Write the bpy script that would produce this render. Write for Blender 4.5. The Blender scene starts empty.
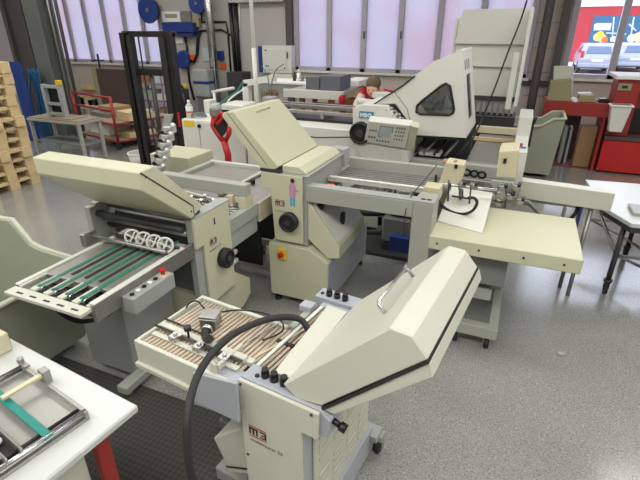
import bpy, bmesh, math, random
from mathutils import Vector, Matrix
random.seed(7)
S = bpy.context.scene
COL = S.collection
PI = math.pi
# ------------------------------------------------------------------ camera
FPX, PITCH, YAW, CH = 453.0, math.radians(25), math.radians(23.3), 2.15
cam = bpy.data.objects.new('camera', bpy.data.cameras.new('camera'))
COL.objects.link(cam)
cam.location = (0, 0, CH)
cam.rotation_euler = (PI / 2 - PITCH, 0, YAW)
cam.data.sensor_width = 36
cam.data.lens = FPX / 640 * 36
cam.data.clip_end = 200
cam.data.clip_start = 0.02
S.camera = cam
S.view_settings.view_transform = 'Standard'
S.view_settings.look = 'None'
S.view_settings.exposure = 0.2
S.view_settings.gamma = 1
RM = cam.rotation_euler.to_matrix()


def ray(x, y):
    return RM @ Vector(((x - 320) / FPX, (240 - y) / FPX, -1))


def at(x, y, Y):            # point seen at (x, y) at depth Y
    d = ray(x, y)
    return Vector((0, 0, CH)) + d * (Y / d.y)


def az(x, y, z):            # point seen at (x, y) at height z
    d = ray(x, y)
    return Vector((0, 0, CH)) + d * ((z - CH) / d.z)


# ------------------------------------------------------------------ materials
def srgb(r, g, b):
    f = lambda c: (c / 255 / 12.92) if c / 255 <= 0.04045 else ((c / 255 + 0.055) / 1.055) ** 2.4
    return (f(r), f(g), f(b))


def mat(name, col, rough=0.5, metal=0.0, var=0.06, scale=6.0, bump=0.0, spec=0.5):
    m = bpy.data.materials.new(name)
    m.use_nodes = True
    nt = m.node_tree
    b = nt.nodes['Principled BSDF']
    b.inputs['Roughness'].default_value = rough
    b.inputs['Metallic'].default_value = metal
    b.inputs['Specular IOR Level'].default_value = spec
    tc = nt.nodes.new('ShaderNodeTexCoord')
    n = nt.nodes.new('ShaderNodeTexNoise')
    n.inputs['Scale'].default_value = scale
    n.inputs['Detail'].default_value = 4
    nt.links.new(tc.outputs['Object'], n.inputs['Vector'])
    mx = nt.nodes.new('ShaderNodeMix')
    mx.data_type = 'RGBA'
    lo = tuple(c * (1 - var) for c in col) + (1,)
    hi = tuple(min(1, c * (1 + var)) for c in col) + (1,)
    mx.inputs['A'].default_value = lo
    mx.inputs['B'].default_value = hi
    nt.links.new(n.outputs['Fac'], mx.inputs['Factor'])
    nt.links.new(mx.outputs['Result'], b.inputs['Base Color'])
    if bump:
        bp = nt.nodes.new('ShaderNodeBump')
        bp.inputs['Strength'].default_value = bump
        bp.inputs['Distance'].default_value = 0.01
        nt.links.new(n.outputs['Fac'], bp.inputs['Height'])
        nt.links.new(bp.outputs['Normal'], b.inputs['Normal'])
    return m


M = {}
M['cream'] = mat('cream_paint', srgb(199, 198, 171), 0.38, var=0.03)
M['cream2'] = mat('pale_cream_paint', srgb(200, 201, 187), 0.42, var=0.03)
M['yellowed'] = mat('yellowed_plastic', srgb(204, 196, 166), 0.4, var=0.05)
M['white'] = mat('white_paint', srgb(214, 214, 206), 0.4, var=0.03)
M['tabletop'] = mat('white_laminate', srgb(196, 199, 196), 0.28, var=0.02)
M['paper'] = mat('paper', srgb(235, 234, 230), 0.7, var=0.02)
M['grey'] = mat('grey_paint', srgb(160, 163, 160), 0.42, var=0.04)
M['greygreen'] = mat('grey_green_paint', srgb(163, 166, 156), 0.45, var=0.04)
M['bluegrey'] = mat('blue_grey_paint', srgb(166, 170, 178), 0.42, var=0.03)
M['midgrey'] = mat('mid_grey_paint', srgb(120, 123, 120), 0.5, var=0.05)
M['dark'] = mat('dark_metal', srgb(58, 58, 58), 0.45, var=0.1)
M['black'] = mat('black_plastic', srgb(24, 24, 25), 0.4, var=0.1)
M['rubber'] = mat('black_rubber', srgb(34, 34, 36), 0.6, var=0.1)
M['chrome'] = mat('bright_steel', srgb(205, 205, 205), 0.22, 1.0, var=0.03)
M['steel'] = mat('brushed_steel', srgb(165, 163, 160), 0.38, 0.85, var=0.08, scale=20)
M['bright'] = mat('bright_zinc', srgb(222, 222, 220), 0.35, 0.55, var=0.05)
M['sheet'] = mat('worn_sheet_steel', srgb(168, 166, 162), 0.35, 0.6, var=0.1, scale=9)
M['wood'] = mat('pale_pine', srgb(208, 184, 140), 0.75, var=0.15, scale=14)
M['roller'] = mat('beige_roller', srgb(200, 184, 164), 0.5, var=0.08, scale=12)
M['brownwood'] = mat('orange_brown_wood', srgb(150, 96, 56), 0.7, var=0.2, scale=10)
M['plywood'] = mat('worn_plywood', srgb(150, 136, 118), 0.7, var=0.12, scale=8)
M['card'] = mat('brown_cardboard', srgb(158, 128, 92), 0.8, var=0.06)
M['green'] = mat('green_belt', srgb(42, 122, 98), 0.55, var=0.08)
M['teal'] = mat('teal_belt', srgb(28, 128, 118), 0.5, var=0.06)
M['red'] = mat('red_paint', srgb(186, 34, 34), 0.45, var=0.06)
M['darkred'] = mat('dull_red_paint', srgb(150, 42, 36), 0.5, var=0.1)
M['blue'] = mat('dark_blue_plastic', srgb(32, 58, 128), 0.45, var=0.08)
M['bluelabel'] = mat('light_blue_label', srgb(70, 130, 180), 0.4, var=0.02)
M['bluehose'] = mat('blue_hose_rubber', srgb(32, 92, 136), 0.5, var=0.1)
M['yellow'] = mat('yellow_plastic', srgb(230, 190, 30), 0.45, var=0.03)
M['orange'] = mat('orange_plastic', srgb(225, 98, 40), 0.5, var=0.05)
M['binpoly'] = mat('grey_green_polyethylene', srgb(158, 162, 144), 0.5, var=0.05, scale=3)
M['binlip'] = mat('pale_polyethylene', srgb(190, 192, 172), 0.45, var=0.03)
M['wall'] = mat('wall_plaster', srgb(176, 172, 167), 0.85, var=0.05, scale=2)
M['wallpink'] = mat('wall_blockwork', srgb(190, 178, 170), 0.85, var=0.05, scale=3)
M['ceil'] = mat('ceiling_paint', srgb(205, 204, 200), 0.9, var=0.02)
M['frame'] = mat('window_frame_paint', srgb(172, 168, 176), 0.5, var=0.03)
M['skin'] = mat('skin', srgb(214, 164, 140), 0.55, var=0.05)
M['hair'] = mat('brown_hair', srgb(104, 86, 66), 0.75, var=0.25, scale=40, bump=0.4)
M['shirt'] = mat('red_cotton', srgb(178, 20, 44), 0.85, var=0.08)
M['cloth'] = mat('pale_cotton', srgb(205, 190, 184), 0.85, var=0.05)
M['trouser'] = mat('dark_trouser_cloth', srgb(44, 46, 54), 0.85, var=0.08)
M['pink'] = mat('pink_print', srgb(200, 140, 176), 0.5, var=0.02)
M['ltblue'] = mat('pale_blue_print', srgb(90, 170, 200), 0.5, var=0.02)
M['ink'] = mat('dark_ink', srgb(40, 36, 36), 0.5, var=0.02)
M['greyink'] = mat('grey_ink', srgb(128, 126, 120), 0.5, var=0.02)
M['screen'] = mat('pale_display', srgb(188, 196, 200), 0.25, var=0.03)
M['beam'] = mat('dark_steel_beam', srgb(78, 72, 72), 0.5, var=0.1)
M['column'] = mat('painted_steel_column', srgb(106, 110, 104), 0.5, var=0.14, scale=4)
M['purple'] = mat('mauve_paint', srgb(126, 106, 134), 0.6, var=0.05)
M['maroon'] = mat('maroon_lino', srgb(112, 54, 62), 0.6, var=0.06)
M['brownboard'] = mat('dark_brown_board', srgb(86, 68, 64), 0.6, var=0.05)
M['plant'] = mat('dry_brown_twigs', srgb(112, 102, 80), 0.8, var=0.3, scale=30, bump=0.5)
M['asphalt'] = mat('asphalt', srgb(106, 106, 108), 0.9, var=0.08, scale=1)
M['redwall'] = mat('red_facade', srgb(168, 38, 50), 0.8, var=0.05, scale=1)
M['mural'] = mat('blue_mural_ground', srgb(40, 92, 124), 0.8, var=0.15, scale=0.8)
M['carpaint'] = mat('white_car_paint', srgb(156, 160, 172), 0.25, var=0.02)
M['carglass'] = mat('car_glass', srgb(90, 104, 128), 0.12, var=0.05)
M['redlamp'] = mat('red_lamp_plastic', srgb(190, 40, 44), 0.3, var=0.02)
M['greycard'] = mat('grey_board_stack', srgb(104, 106, 114), 0.6, var=0.08, scale=20)
M['khaki'] = mat('khaki_board', srgb(152, 146, 112), 0.7, var=0.05)
M['floorgreen'] = mat('dark_green_plastic', srgb(40, 62, 54), 0.5, var=0.05)


def floor_material():
    m = bpy.data.materials.new('terrazzo_floor')
    m.use_nodes = True
    nt = m.node_tree
    L = nt.links.new
    b = nt.nodes['Principled BSDF']
    tc = nt.nodes.new('ShaderNodeTexCoord')
    big = nt.nodes.new('ShaderNodeTexNoise')
    big.inputs['Scale'].default_value = 0.9
    big.inputs['Detail'].default_value = 6
    L(tc.outputs['Object'], big.inputs['Vector'])
    r0 = nt.nodes.new('ShaderNodeValToRGB')
    r0.color_ramp.elements[0].position = 0.3
    r0.color_ramp.elements[0].color = srgb(140, 142, 139) + (1,)
    r0.color_ramp.elements[1].position = 0.7
    r0.color_ramp.elements[1].color = srgb(156, 157, 153) + (1,)
    L(big.outputs['Fac'], r0.inputs['Fac'])
    last = r0.outputs['Color']
    for sc, lo, hi, c in ((120, 0.62, 0.66, (88, 82, 78)), (95, 0.64, 0.68, (186, 184, 178)), (140, 0.65, 0.68, (104, 72, 66))):
        n = nt.nodes.new('ShaderNodeTexNoise')
        n.inputs['Scale'].default_value = sc
        n.inputs['Detail'].default_value = 1
        L(tc.outputs['Object'], n.inputs['Vector'])
        r = nt.nodes.new('ShaderNodeValToRGB')
        r.color_ramp.elements[0].position = lo
        r.color_ramp.elements[0].color = (0, 0, 0, 1)
        r.color_ramp.elements[1].position = hi
        r.color_ramp.elements[1].color = (1, 1, 1, 1)
        L(n.outputs['Fac'], r.inputs['Fac'])
        mx = nt.nodes.new('ShaderNodeMix')
        mx.data_type = 'RGBA'
        mx.inputs['B'].default_value = srgb(*c) + (1,)
        L(r.outputs['Color'], mx.inputs['Factor'])
        L(last, mx.inputs['A'])
        last = mx.outputs['Result']
    L(last, b.inputs['Base Color'])
    rr = nt.nodes.new('ShaderNodeMapRange')
    rr.inputs['To Min'].default_value = 0.12
    rr.inputs['To Max'].default_value = 0.24
    L(big.outputs['Fac'], rr.inputs['Value'])
    L(rr.outputs['Result'], b.inputs['Roughness'])
    b.inputs['Coat Weight'].default_value = 0.7
    b.inputs['Coat Roughness'].default_value = 0.14
    return m


def mat_rubber_mat():
    m = bpy.data.materials.new('studded_rubber_mat')
    m.use_nodes = True
    nt = m.node_tree
    L = nt.links.new
    b = nt.nodes['Principled BSDF']
    tc = nt.nodes.new('ShaderNodeTexCoord')
    mp = nt.nodes.new('ShaderNodeMapping')
    mp.inputs['Rotation'].default_value = (0, 0, 0.78)
    L(tc.outputs['Object'], mp.inputs['Vector'])
    v = nt.nodes.new('ShaderNodeTexChecker')
    v.inputs['Scale'].default_value = 46
    v.inputs['Color1'].default_value = srgb(74, 72, 67) + (1,)
    v.inputs['Color2'].default_value = srgb(57, 56, 53) + (1,)
    L(mp.outputs['Vector'], v.inputs['Vector'])
    L(v.outputs['Color'], b.inputs['Base Color'])
    bp = nt.nodes.new('ShaderNodeBump')
    bp.inputs['Strength'].default_value = 0.6
    bp.inputs['Distance'].default_value = 0.005
    L(v.outputs['Fac'], bp.inputs['Height'])
    L(bp.outputs['Normal'], b.inputs['Normal'])
    b.inputs['Roughness'].default_value = 0.55
    return m


def mat_frosted():
    m = bpy.data.materials.new('frosted_glass')
    m.use_nodes = True
    nt = m.node_tree
    L = nt.links.new
    nt.nodes.remove(nt.nodes['Principled BSDF'])
    out = nt.nodes['Material Output']
    tr = nt.nodes.new('ShaderNodeBsdfTranslucent')
    gl = nt.nodes.new('ShaderNodeBsdfGlossy')
    gl.inputs['Roughness'].default_value = 0.3
    mx = nt.nodes.new('ShaderNodeMixShader')
    mx.inputs[0].default_value = 0.06
    tc = nt.nodes.new('ShaderNodeTexCoord')
    n = nt.nodes.new('ShaderNodeTexNoise')
    n.inputs['Scale'].default_value = 0.75
    n.inputs['Detail'].default_value = 2
    L(tc.outputs['Object'], n.inputs['Vector'])
    r = nt.nodes.new('ShaderNodeValToRGB')
    e = r.color_ramp.elements
    e[0].position = 0.36
    e[0].color = (0.57, 0.56, 0.60, 1)
    e[1].position = 0.66
    e[1].color = (0.60, 0.51, 0.54, 1)  # pink patches: red building's blurred light put into the pane colour
    k = e.new(0.5)
    k.color = (0.60, 0.565, 0.60, 1)
    L(n.outputs['Fac'], r.inputs['Fac'])
    L(r.outputs['Color'], tr.inputs['Color'])
    L(tr.outputs[0], mx.inputs[1])
    L(gl.outputs[0], mx.inputs[2])
    L(mx.outputs[0], out.inputs['Surface'])
    return m


def mat_clear():
    m = bpy.data.materials.new('clear_glass')
    m.use_nodes = True
    nt = m.node_tree
    L = nt.links.new
    nt.nodes.remove(nt.nodes['Principled BSDF'])
    out = nt.nodes['Material Output']
    tr = nt.nodes.new('ShaderNodeBsdfTransparent')
    gl = nt.nodes.new('ShaderNodeBsdfGlossy')
    gl.inputs['Roughness'].default_value = 0.05
    mx = nt.nodes.new('ShaderNodeMixShader')
    mx.inputs[0].default_value = 0.06
    L(tr.outputs[0], mx.inputs[1])
    L(gl.outputs[0], mx.inputs[2])
    L(mx.outputs[0], out.inputs['Surface'])
    return m


def mat_smoke():
    m = mat_clear()
    m.name = 'tinted_acrylic'
    for n in m.node_tree.nodes:
        if n.type == 'BSDF_TRANSPARENT':
            n.inputs['Color'].default_value = (0.8, 0.82, 0.82, 1)
        if n.type == 'MIX_SHADER':
            n.inputs[0].default_value = 0.12
    return m


M['floor'] = floor_material()
M['mat'] = mat_rubber_mat()
M['frosted'] = mat_frosted()
M['clear'] = mat_clear()
M['smoke'] = mat_smoke()


def emis(name, col, st):
    m = bpy.data.materials.new(name)
    m.use_nodes = True
    nt = m.node_tree
    b = nt.nodes['Principled BSDF']
    b.inputs['Emission Color'].default_value = col + (1,)
    b.inputs['Emission Strength'].default_value = st
    return m


# ------------------------------------------------------------------ mesh kit
class MB:
    def __init__(s):
        s.bm = bmesh.new()

    def _bev(s, faces, w, seg=1):
        if w > 0:
            ed = list({e for f in faces for e in f.edges})
            bmesh.ops.bevel(s.bm, geom=ed, offset=w, segments=seg, affect='EDGES', profile=0.5)

    def box(s, x0, x1, y0, y1, z0, z1, bev=0.0, rot=None):
        if x1 < x0: x0, x1 = x1, x0
        if y1 < y0: y0, y1 = y1, y0
        if z1 < z0: z0, z1 = z1, z0
        c = Vector(((x0 + x1) / 2, (y0 + y1) / 2, (z0 + z1) / 2))
        vs = []
        for dx, dy, dz in ((0, 0, 0), (1, 0, 0), (1, 1, 0), (0, 1, 0), (0, 0, 1), (1, 0, 1), (1, 1, 1), (0, 1, 1)):
            v = Vector(((x0, x1)[dx], (y0, y1)[dy], (z0, z1)[dz]))
            if rot is not None:
                v = c + rot @ (v - c)
            vs.append(s.bm.verts.new(v))
        fs = [s.bm.faces.new([vs[i] for i in q]) for q in ((3, 2, 1, 0), (4, 5, 6, 7), (0, 1, 5, 4), (1, 2, 6, 5), (2, 3, 7, 6), (3, 0, 4, 7))]
        s._bev(fs, bev)
        return s

    def prism(s, pts, axis, a, b, bev=0.0):
        def P(p, t):
            if axis == 'y': return (p[0], t, p[1])
            if axis == 'x': return (t, p[0], p[1])
            return (p[0], p[1], t)
        v0 = [s.bm.verts.new(P(p, a)) for p in pts]
        v1 = [s.bm.verts.new(P(p, b)) for p in pts]
        n = len(pts)
        fs = [s.bm.faces.new(v0), s.bm.faces.new(list(reversed(v1)))]
        for i in range(n):
            j = (i + 1) % n
            fs.append(s.bm.faces.new([v0[j], v0[i], v1[i], v1[j]]))
        bmesh.ops.recalc_face_normals(s.bm, faces=fs)
        s._bev(fs, bev)
        return s

    def slab(s, quad, th, bev=0.0):
        q = [Vector(p) for p in quad]
        n = (q[1] - q[0]).cross(q[-1] - q[0]).normalized() * th
        v0 = [s.bm.verts.new(p) for p in q]
        v1 = [s.bm.verts.new(p + n) for p in q]
        k = len(q)
        fs = [s.bm.faces.new(v0), s.bm.faces.new(list(reversed(v1)))]
        for i in range(k):
            j = (i + 1) % k
            fs.append(s.bm.faces.new([v0[j], v0[i], v1[i], v1[j]]))
        bmesh.ops.recalc_face_normals(s.bm, faces=fs)
        s._bev(fs, bev)
        return s

    def tube(s, pts, r, n=10, closed=False, r2=None):
        pts = [Vector(p) for p in pts]
        k = len(pts)
        rings = []
        up = None
        for i, p in enumerate(pts):
            if closed:
                t = (pts[(i + 1) % k] - pts[i - 1]).normalized()
            else:
                t = (pts[min(i + 1, k - 1)] - pts[max(i - 1, 0)]).normalized()
            if up is None:
                up = Vector((0, 0, 1)) if abs(t.z) < 0.9 else Vector((1, 0, 0))
            a = t.cross(up).normalized()
            b = a.cross(t).normalized()
            up = b
            rr = r if r2 is None else r + (r2 - r) * i / max(1, k - 1)
            rings.append([s.bm.verts.new(p + (a * math.cos(2 * PI * j / n) + b * math.sin(2 * PI * j / n)) * rr) for j in range(n)])
        for i in range(k if closed else k - 1):
            A, B = rings[i], rings[(i + 1) % k]
            for j in range(n):
                f = s.bm.faces.new([A[j], A[(j + 1) % n], B[(j + 1) % n], B[j]])
                f.smooth = True
        if not closed:
            s.bm.faces.new(list(reversed(rings[0])))
            s.bm.faces.new(rings[-1])
        return s

    def cyl(s, p0, p1, r, n=16, r2=None):
        return s.tube([p0, p1], r, n, r2=r2)

    def ring(s, c, axis, R, r, n=24, m=8):
        c = Vector(c)
        ax = Vector(axis).normalized()
        u = ax.orthogonal().normalized()
        v = ax.cross(u)
        pts = [c + (u * math.cos(2 * PI * i / n) + v * math.sin(2 * PI * i / n)) * R for i in range(n)]
        return s.tube(pts, r, m, closed=True)

    def ball(s, c, r, sx=1, sy=1, sz=1, u=12, v=8):
        mtx = Matrix.Translation(c) @ Matrix.Diagonal((sx, sy, sz, 1))
        res = bmesh.ops.create_uvsphere(s.bm, u_segments=u, v_segments=v, radius=r, matrix=mtx)
        for vv in res['verts']:
            for f in vv.link_faces:
                f.smooth = True
        return s


def spline(pts, n=8):
    P = [Vector(p) for p in pts]
    out = []
    for i in range(len(P) - 1):
        p0, p1, p2, p3 = P[max(i - 1, 0)], P[i], P[i + 1], P[min(i + 2, len(P) - 1)]
        for k in range(n):
            t = k / n
            out.append(0.5 * ((2 * p1) + (p2 - p0) * t + (2 * p0 - 5 * p1 + 4 * p2 - p3) * t * t + (3 * p1 - p0 - 3 * p2 + p3) * t ** 3))
    out.append(P[-1])
    return out


LOC = {}                       # authored location of each thing (its own frame)


def thing(name, label, cat, loc, rz=0.0, group=None):
    """Empty at a thing's base; parts are authored in the same coordinates as loc (frame rotated by rz about the origin)."""
    o = bpy.data.objects.new(name, None)
    COL.objects.link(o)
    o.empty_display_size = 0.1
    loc = Vector(loc)
    o.location = Matrix.Rotation(rz, 3, 'Z') @ loc
    o.rotation_euler = (0, 0, rz)
    LOC[o.name] = loc
    o['label'] = label
    o['category'] = cat
    if group: o['group'] = group
    return o


def obj(name, mb, m, parent=None, label=None, cat=None, group=None, kind=None, loc=None, rz=0.0):
    me = bpy.data.meshes.new(name)
    base = Vector((0, 0, 0))
    if parent is not None:
        base = LOC[parent.name]
    elif loc is not None:
        base = Vector(loc)
    elif kind != 'structure':
        vs = [v.co for v in mb.bm.verts]
        base = Vector((sum(v.x for v in vs) / len(vs), sum(v.y for v in vs) / len(vs), min(v.z for v in vs)))
    bmesh.ops.translate(mb.bm, verts=mb.bm.verts, vec=-base)
    mb.bm.to_mesh(me)
    mb.bm.free()
    me.materials.append(M[m] if isinstance(m, str) else m)
    o = bpy.data.objects.new(name, me)
    COL.objects.link(o)
    if parent is not None:
        o.parent = parent
        LOC[o.name] = base
    else:
        o.location = Matrix.Rotation(rz, 3, 'Z') @ base
        o.rotation_euler = (0, 0, rz)
        LOC[o.name] = base
    if label: o['label'] = label
    if cat: o['category'] = cat
    if group: o['group'] = group
    if kind: o['kind'] = kind
    return o


def text(name, body, size, pos, m, parent, xdir=(1, 0, 0), updir=(0, 0, 1), ext=0.0008, shear=0, space=1.0, bold=0.0):
    cu = bpy.data.curves.new('t', 'FONT')
    cu.body = body
    cu.size = size
    cu.extrude = ext
    cu.shear = shear
    cu.space_character = space
    cu.offset = bold
    cu.resolution_u = 2
    to = bpy.data.objects.new('t', cu)
    COL.objects.link(to)
    dg = bpy.context.evaluated_depsgraph_get()
    me = bpy.data.meshes.new_from_object(to.evaluated_get(dg))
    bpy.data.objects.remove(to)
    X = Vector(xdir).normalized()
    U = Vector(updir).normalized()
    N = X.cross(U)
    R = Matrix((X, U, N)).transposed().to_4x4()
    base = LOC[parent.name]
    me.transform(Matrix.Translation(Vector(pos) - base) @ R)
    me.materials.clear()
    me.materials.append(M[m])
    o = bpy.data.objects.new(name, me)
    COL.objects.link(o)
    o.parent = parent
    LOC[o.name] = base
    return o


def copy_tree(o, parent=None):
    c = o.copy()
    COL.objects.link(c)
    if parent is not None:
        c.parent = parent
    LOC[c.name] = LOC[o.name]
    for ch in list(o.children):
        copy_tree(ch, c)
    return c


def caster(parent, x, y, r=0.045, top=0.12, braked=False):
    h = obj('caster_bracket', MB().box(x - .028, x + .028, y - .02, y + .05, top - .012, top).box(x - .026, x - .02, y - .015, y + .015, r * .8, top).box(x + .02, x + .026, y - .015, y + .015, r * .8, top), 'steel', parent)
    obj('caster_wheel', MB().cyl((x - .017, y, r), (x + .017, y, r), r, 18), 'rubber', parent)
    return h


def logo(parent, o, X, size):
    """m3 style emblem: black glyphs between two red bars; o lower left, X the text direction."""
    X = Vector(X).normalized()
    o = Vector(o)
    w = size * 1.75
    N = X.cross(Vector((0, 0, 1)))
    def bar(u0, u1, v0, v1):
        return [o + X * u0 + Vector((0, 0, v0)), o + X * u1 + Vector((0, 0, v0)), o + X * u1 + Vector((0, 0, v1)), o + X * u0 + Vector((0, 0, v1))]
    s = size
    g = MB()
    t = s * .17
    for q in ((0, t, 0, .75 * s), (.36 * s, .36 * s + t, 0, .75 * s), (.72 * s, .72 * s + t, 0, .75 * s), (0, .9 * s, .6 * s, .75 * s),
              (1.12 * s, 1.75 * s, .62 * s, .75 * s), (1.25 * s, 1.75 * s, .31 * s, .43 * s), (1.12 * s, 1.75 * s, 0, .13 * s), (1.6 * s, 1.77 * s, 0, .75 * s)):
        g.slab(bar(*q), 0.001)
    obj('emblem', g, 'ink', parent)
    r = MB()
    r.slab(bar(0, w, -.22 * s, -.13 * s), 0.001)
    r.slab(bar(0, w, .88 * s, .97 * s), 0.001)
    obj('emblem_bar', r, 'red', parent)


# ================================================================== the room
YB = 10.65


def struct(name, mb, m, parent=None):
    o = obj(name, mb, m, parent, kind=None if parent else 'structure')
    return o


struct('floor', MB().box(-14.3, 5.2, -3.1, YB + .2, -.1, 0), 'floor')
struct('ceiling', MB().box(-14.3, 5.2, -3.1, YB + .2, 4.6, 4.7), 'ceil')
# back wall with window openings
W1 = (-13.9, -9.2, 1.24, 3.9)
W2 = (-5.25, 0.0, 1.24, 3.9)
W3 = (0.60, 4.4, 1.27, 3.9)
wb = MB()
xs = [-14.3]
for a, b, z0, z1 in (W1, W2, W3):
    wb.box(xs[-1], a, YB, YB + .2, 0, 4.6)
    wb.box(a, b, YB, YB + .2, 0, z0)
    wb.box(a, b, YB, YB + .2, z1, 4.6)
    xs.append(b)
wb.box(xs[-1], 5.2, YB, YB + .2, 0, 4.6)
struct('wall_back', wb, 'wallpink')
struct('wall_left', MB().box(-14.4, -14.3, -3.1, YB, 0, 4.6), 'wall')
struct('wall_right', MB().box(5.2, 5.3, -3.1, YB, 0, 4.6), 'wall')
struct('wall_front', MB().box(-14.3, 5.2, -3.2, -3.1, 0, 4.6), 'wall')


def window(n, W, mull, glass, sill_d=.09):
    x0, x1, z0, z1 = W
    f = MB()
    f.box(x0, x1, YB - .02, YB + .1, z0, z0 + .08, .006)
    f.box(x0, x1, YB - .02, YB + .1, z1 - .08, z1)
    for x in mull:
        f.box(x - .06, x + .06, YB - .02, YB + .1, z0, z1, .006)
    o = obj('window_%d' % n, f, 'frame', kind='structure')
    obj('window_sill', MB().box(x0 - .05, x1 + .05, YB - sill_d, YB + .02, z0 - .05, z0, .006), 'white', o)
    for a, b in zip(mull[:-1], mull[1:]):
        obj('window_pane', MB().box(a + .05, b - .05, YB + .03, YB + .04, z0 + .08, z1 - .08), glass, o)
    return o


window(1, W1, [-13.85, -13.35, -12.66, -11.95, -11.23, -10.5, -9.85, -9.25], 'frosted')
w2 = window(2, W2, [-5.2, -4.36, -3.52, -2.68, -1.85, -1.0, -.05], 'frosted')
window(3, W3, [.65, 1.47, 2.45, 3.4, 4.35], 'clear')
hd = MB()
for x in (-3.5, -2.66, -1.0):
    hd.box(x - .012, x + .012, YB - .05, YB - .02, 1.95, 2.10)
obj('window_handle', hd, 'dark', w2)
# grey grimy cladding on the wall between the windows, and the pier by the right window
struct('trim_1', MB().box(-9.1, -5.3, YB - .02, YB, 0, 4.6), 'wall')
struct('trim_2', MB().box(-5.42, -5.26, YB - .12, YB - .021, 0, 4.6), 'beam')
struct('trim_3', MB().box(.42, .56, YB - .14, YB, 0, 4.6), 'beam')
struct('trim_4', MB().box(-6.9, -5.43, YB - .2, YB - .021, 2.72, 2.84), 'wall')
tr = MB()
for z in (.45, .9, 1.35, 1.8, 2.25, 2.7, 3.15):
    tr.box(-.03, .41, YB - .008, YB, z, z + .012)
struct('trim_5', tr, 'midgrey')
struct('trim_6', MB().box(-.35, .42, YB - .06, YB - .01, 1.1, 1.2), 'beam')
# lamps of the hall, out of view; near row added to brighten the front
lampm = emis('fluorescent_tube', (1.0, .98, .95), 4)
for i, (x, y) in enumerate(((-9.5, 7.6), (-4.5, 7.6), (4.0, 6.0), (-9.5, 3.6), (-4.5, 3.6), (.8, 3.6), (-7.5, -.6), (-3.6, -.6), (.3, -.6), (3.4, -.6))):
    t = thing('ceiling_light', 'unseen long fluorescent ceiling fitting above the machine hall', 'ceiling light', (x, y, 4.5), 0, 'fluorescent fittings on the ceiling')
    obj('housing', MB().box(x - .7, x + .7, y - .09, y + .09, 4.54, 4.6), 'white', t)
    obj('tube', MB().cyl((x - .68, y, 4.52), (x + .68, y, 4.52), .018, 8), lampm, t)
    l = bpy.data.lights.new('lamp', 'AREA')
    l.shape = 'RECTANGLE'
    l.size, l.size_y = 3.6, 1.6
    l.energy = 80 if y > 0 else 95
    l.color = (1.0, .985, .94)
    lo = bpy.data.objects.new('lamp', l)
    lo.location = (x, y, 4.48)
    COL.objects.link(lo)

# world: bright overcast
w = bpy.data.worlds.new('sky')
S.world = w
w.use_nodes = True
nt = w.node_tree
bg = nt.nodes['Background']
tc = nt.nodes.new('ShaderNodeTexCoord')
sp = nt.nodes.new('ShaderNodeSeparateXYZ')
nt.links.new(tc.outputs['Generated'], sp.inputs[0])
rp = nt.nodes.new('ShaderNodeValToRGB')
rp.color_ramp.elements[0].color = (.86, .89, 1, 1)
rp.color_ramp.elements[1].color = (.62, .72, 1, 1)
nt.links.new(sp.outputs['Z'], rp.inputs['Fac'])
nt.links.new(rp.outputs['Color'], bg.inputs['Color'])
bg.inputs['Strength'].default_value = 3.7


def ax(x, y, X):
    d = ray(x, y)
    return Vector((0, 0, CH)) + d * (X / d.x)


def handle(parent, p0, p1, n, h, r=.006, m='chrome'):
    p0, p1, n = Vector(p0), Vector(p1), Vector(n).normalized() * h
    return obj('handle', MB().tube([p0, p0 + n * .8, p0 + n + (p1 - p0) * .06, p1 + n - (p1 - p0) * .06, p1 + n * .8, p1], r, 8), m, parent)


# ================================================================== C: centre folding machine
t = thing('folding_machine', 'upright cream folding machine with raised slanted hood and person sticker, on cabinet with red-yellow switch', 'folding machine', (-1.5, 3.35, 0))
cab = MB().prism([(-1.725, .07), (-1.2, .07), (-1.2, .46), (-1.36, .555), (-1.725, .555)], 'y', 2.935, 3.93, .004)
obj('base_cabinet', cab, 'cream', t)
obj('side_panel', MB().prism([(2.94, .09), (3.925, .09), (3.925, .45), (2.94, .45)], 'x', -1.199, -1.192), 'bluegrey', t, label='grey side panel')
for x, y in ((-1.68, 2.98), (-1.24, 2.98), (-1.68, 3.88), (-1.24, 3.88)):
    obj('foot', MB().cyl((x, y, 0), (x, y, .03), .03, 14).cyl((x, y, .03), (x, y, .075), .012, 8), 'rubber', t)
pz = at(282, 254, 2.93)
sw = obj('emergency_switch', MB().box(pz.x - .035, pz.x + .04, 2.915, 2.934, pz.z - .05, pz.z + .05, .004), 'yellow', t, label='yellow switch plate')
obj('knob', MB().cyl((pz.x, 2.915, pz.z), (pz.x, 2.885, pz.z), .024, 20, r2=.02).box(pz.x - .006, pz.x + .006, 2.878, 2.888, pz.z - .022, pz.z + .022), 'red', sw)
obj('body', MB().box(-1.68, -1.39, 2.975, 3.72, .56, 1.135, .004).box(-1.765, -1.66, 2.98, 3.715, 1.03, 1.132, .004), 'grey', t)
fp = MB().prism([(-1.772, 1.02), (-1.772, 1.145), (-1.418, 1.140), (-1.418, .585), (-1.672, .585), (-1.692, 1.02)], 'y', 2.95, 2.972, .003)
obj('front_panel', fp, 'cream', t)
obj('rear_panel', MB().prism([(-1.772, 1.02), (-1.772, 1.145), (-1.395, 1.140), (-1.395, .56), (-1.672, .56), (-1.692, 1.02)], 'y', 3.72, 3.745, .003), 'cream', t)
obj('deck', MB().box(-1.775, -1.375, 2.96, 3.74, 1.137, 1.15, .003), 'grey', t)
obj('wedge_cover', MB().prism([(-1.60, 1.151), (-1.40, 1.151), (-1.40, 1.165), (-1.46, 1.205), (-1.60, 1.205)], 'y', 2.985, 3.70, .003), 'cream', t)
obj('corner_block', MB().box(-1.50, -1.36, 3.72, 3.84, 1.02, 1.185, .004), 'grey', t)
hw = at(289, 222, 2.93)
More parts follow.
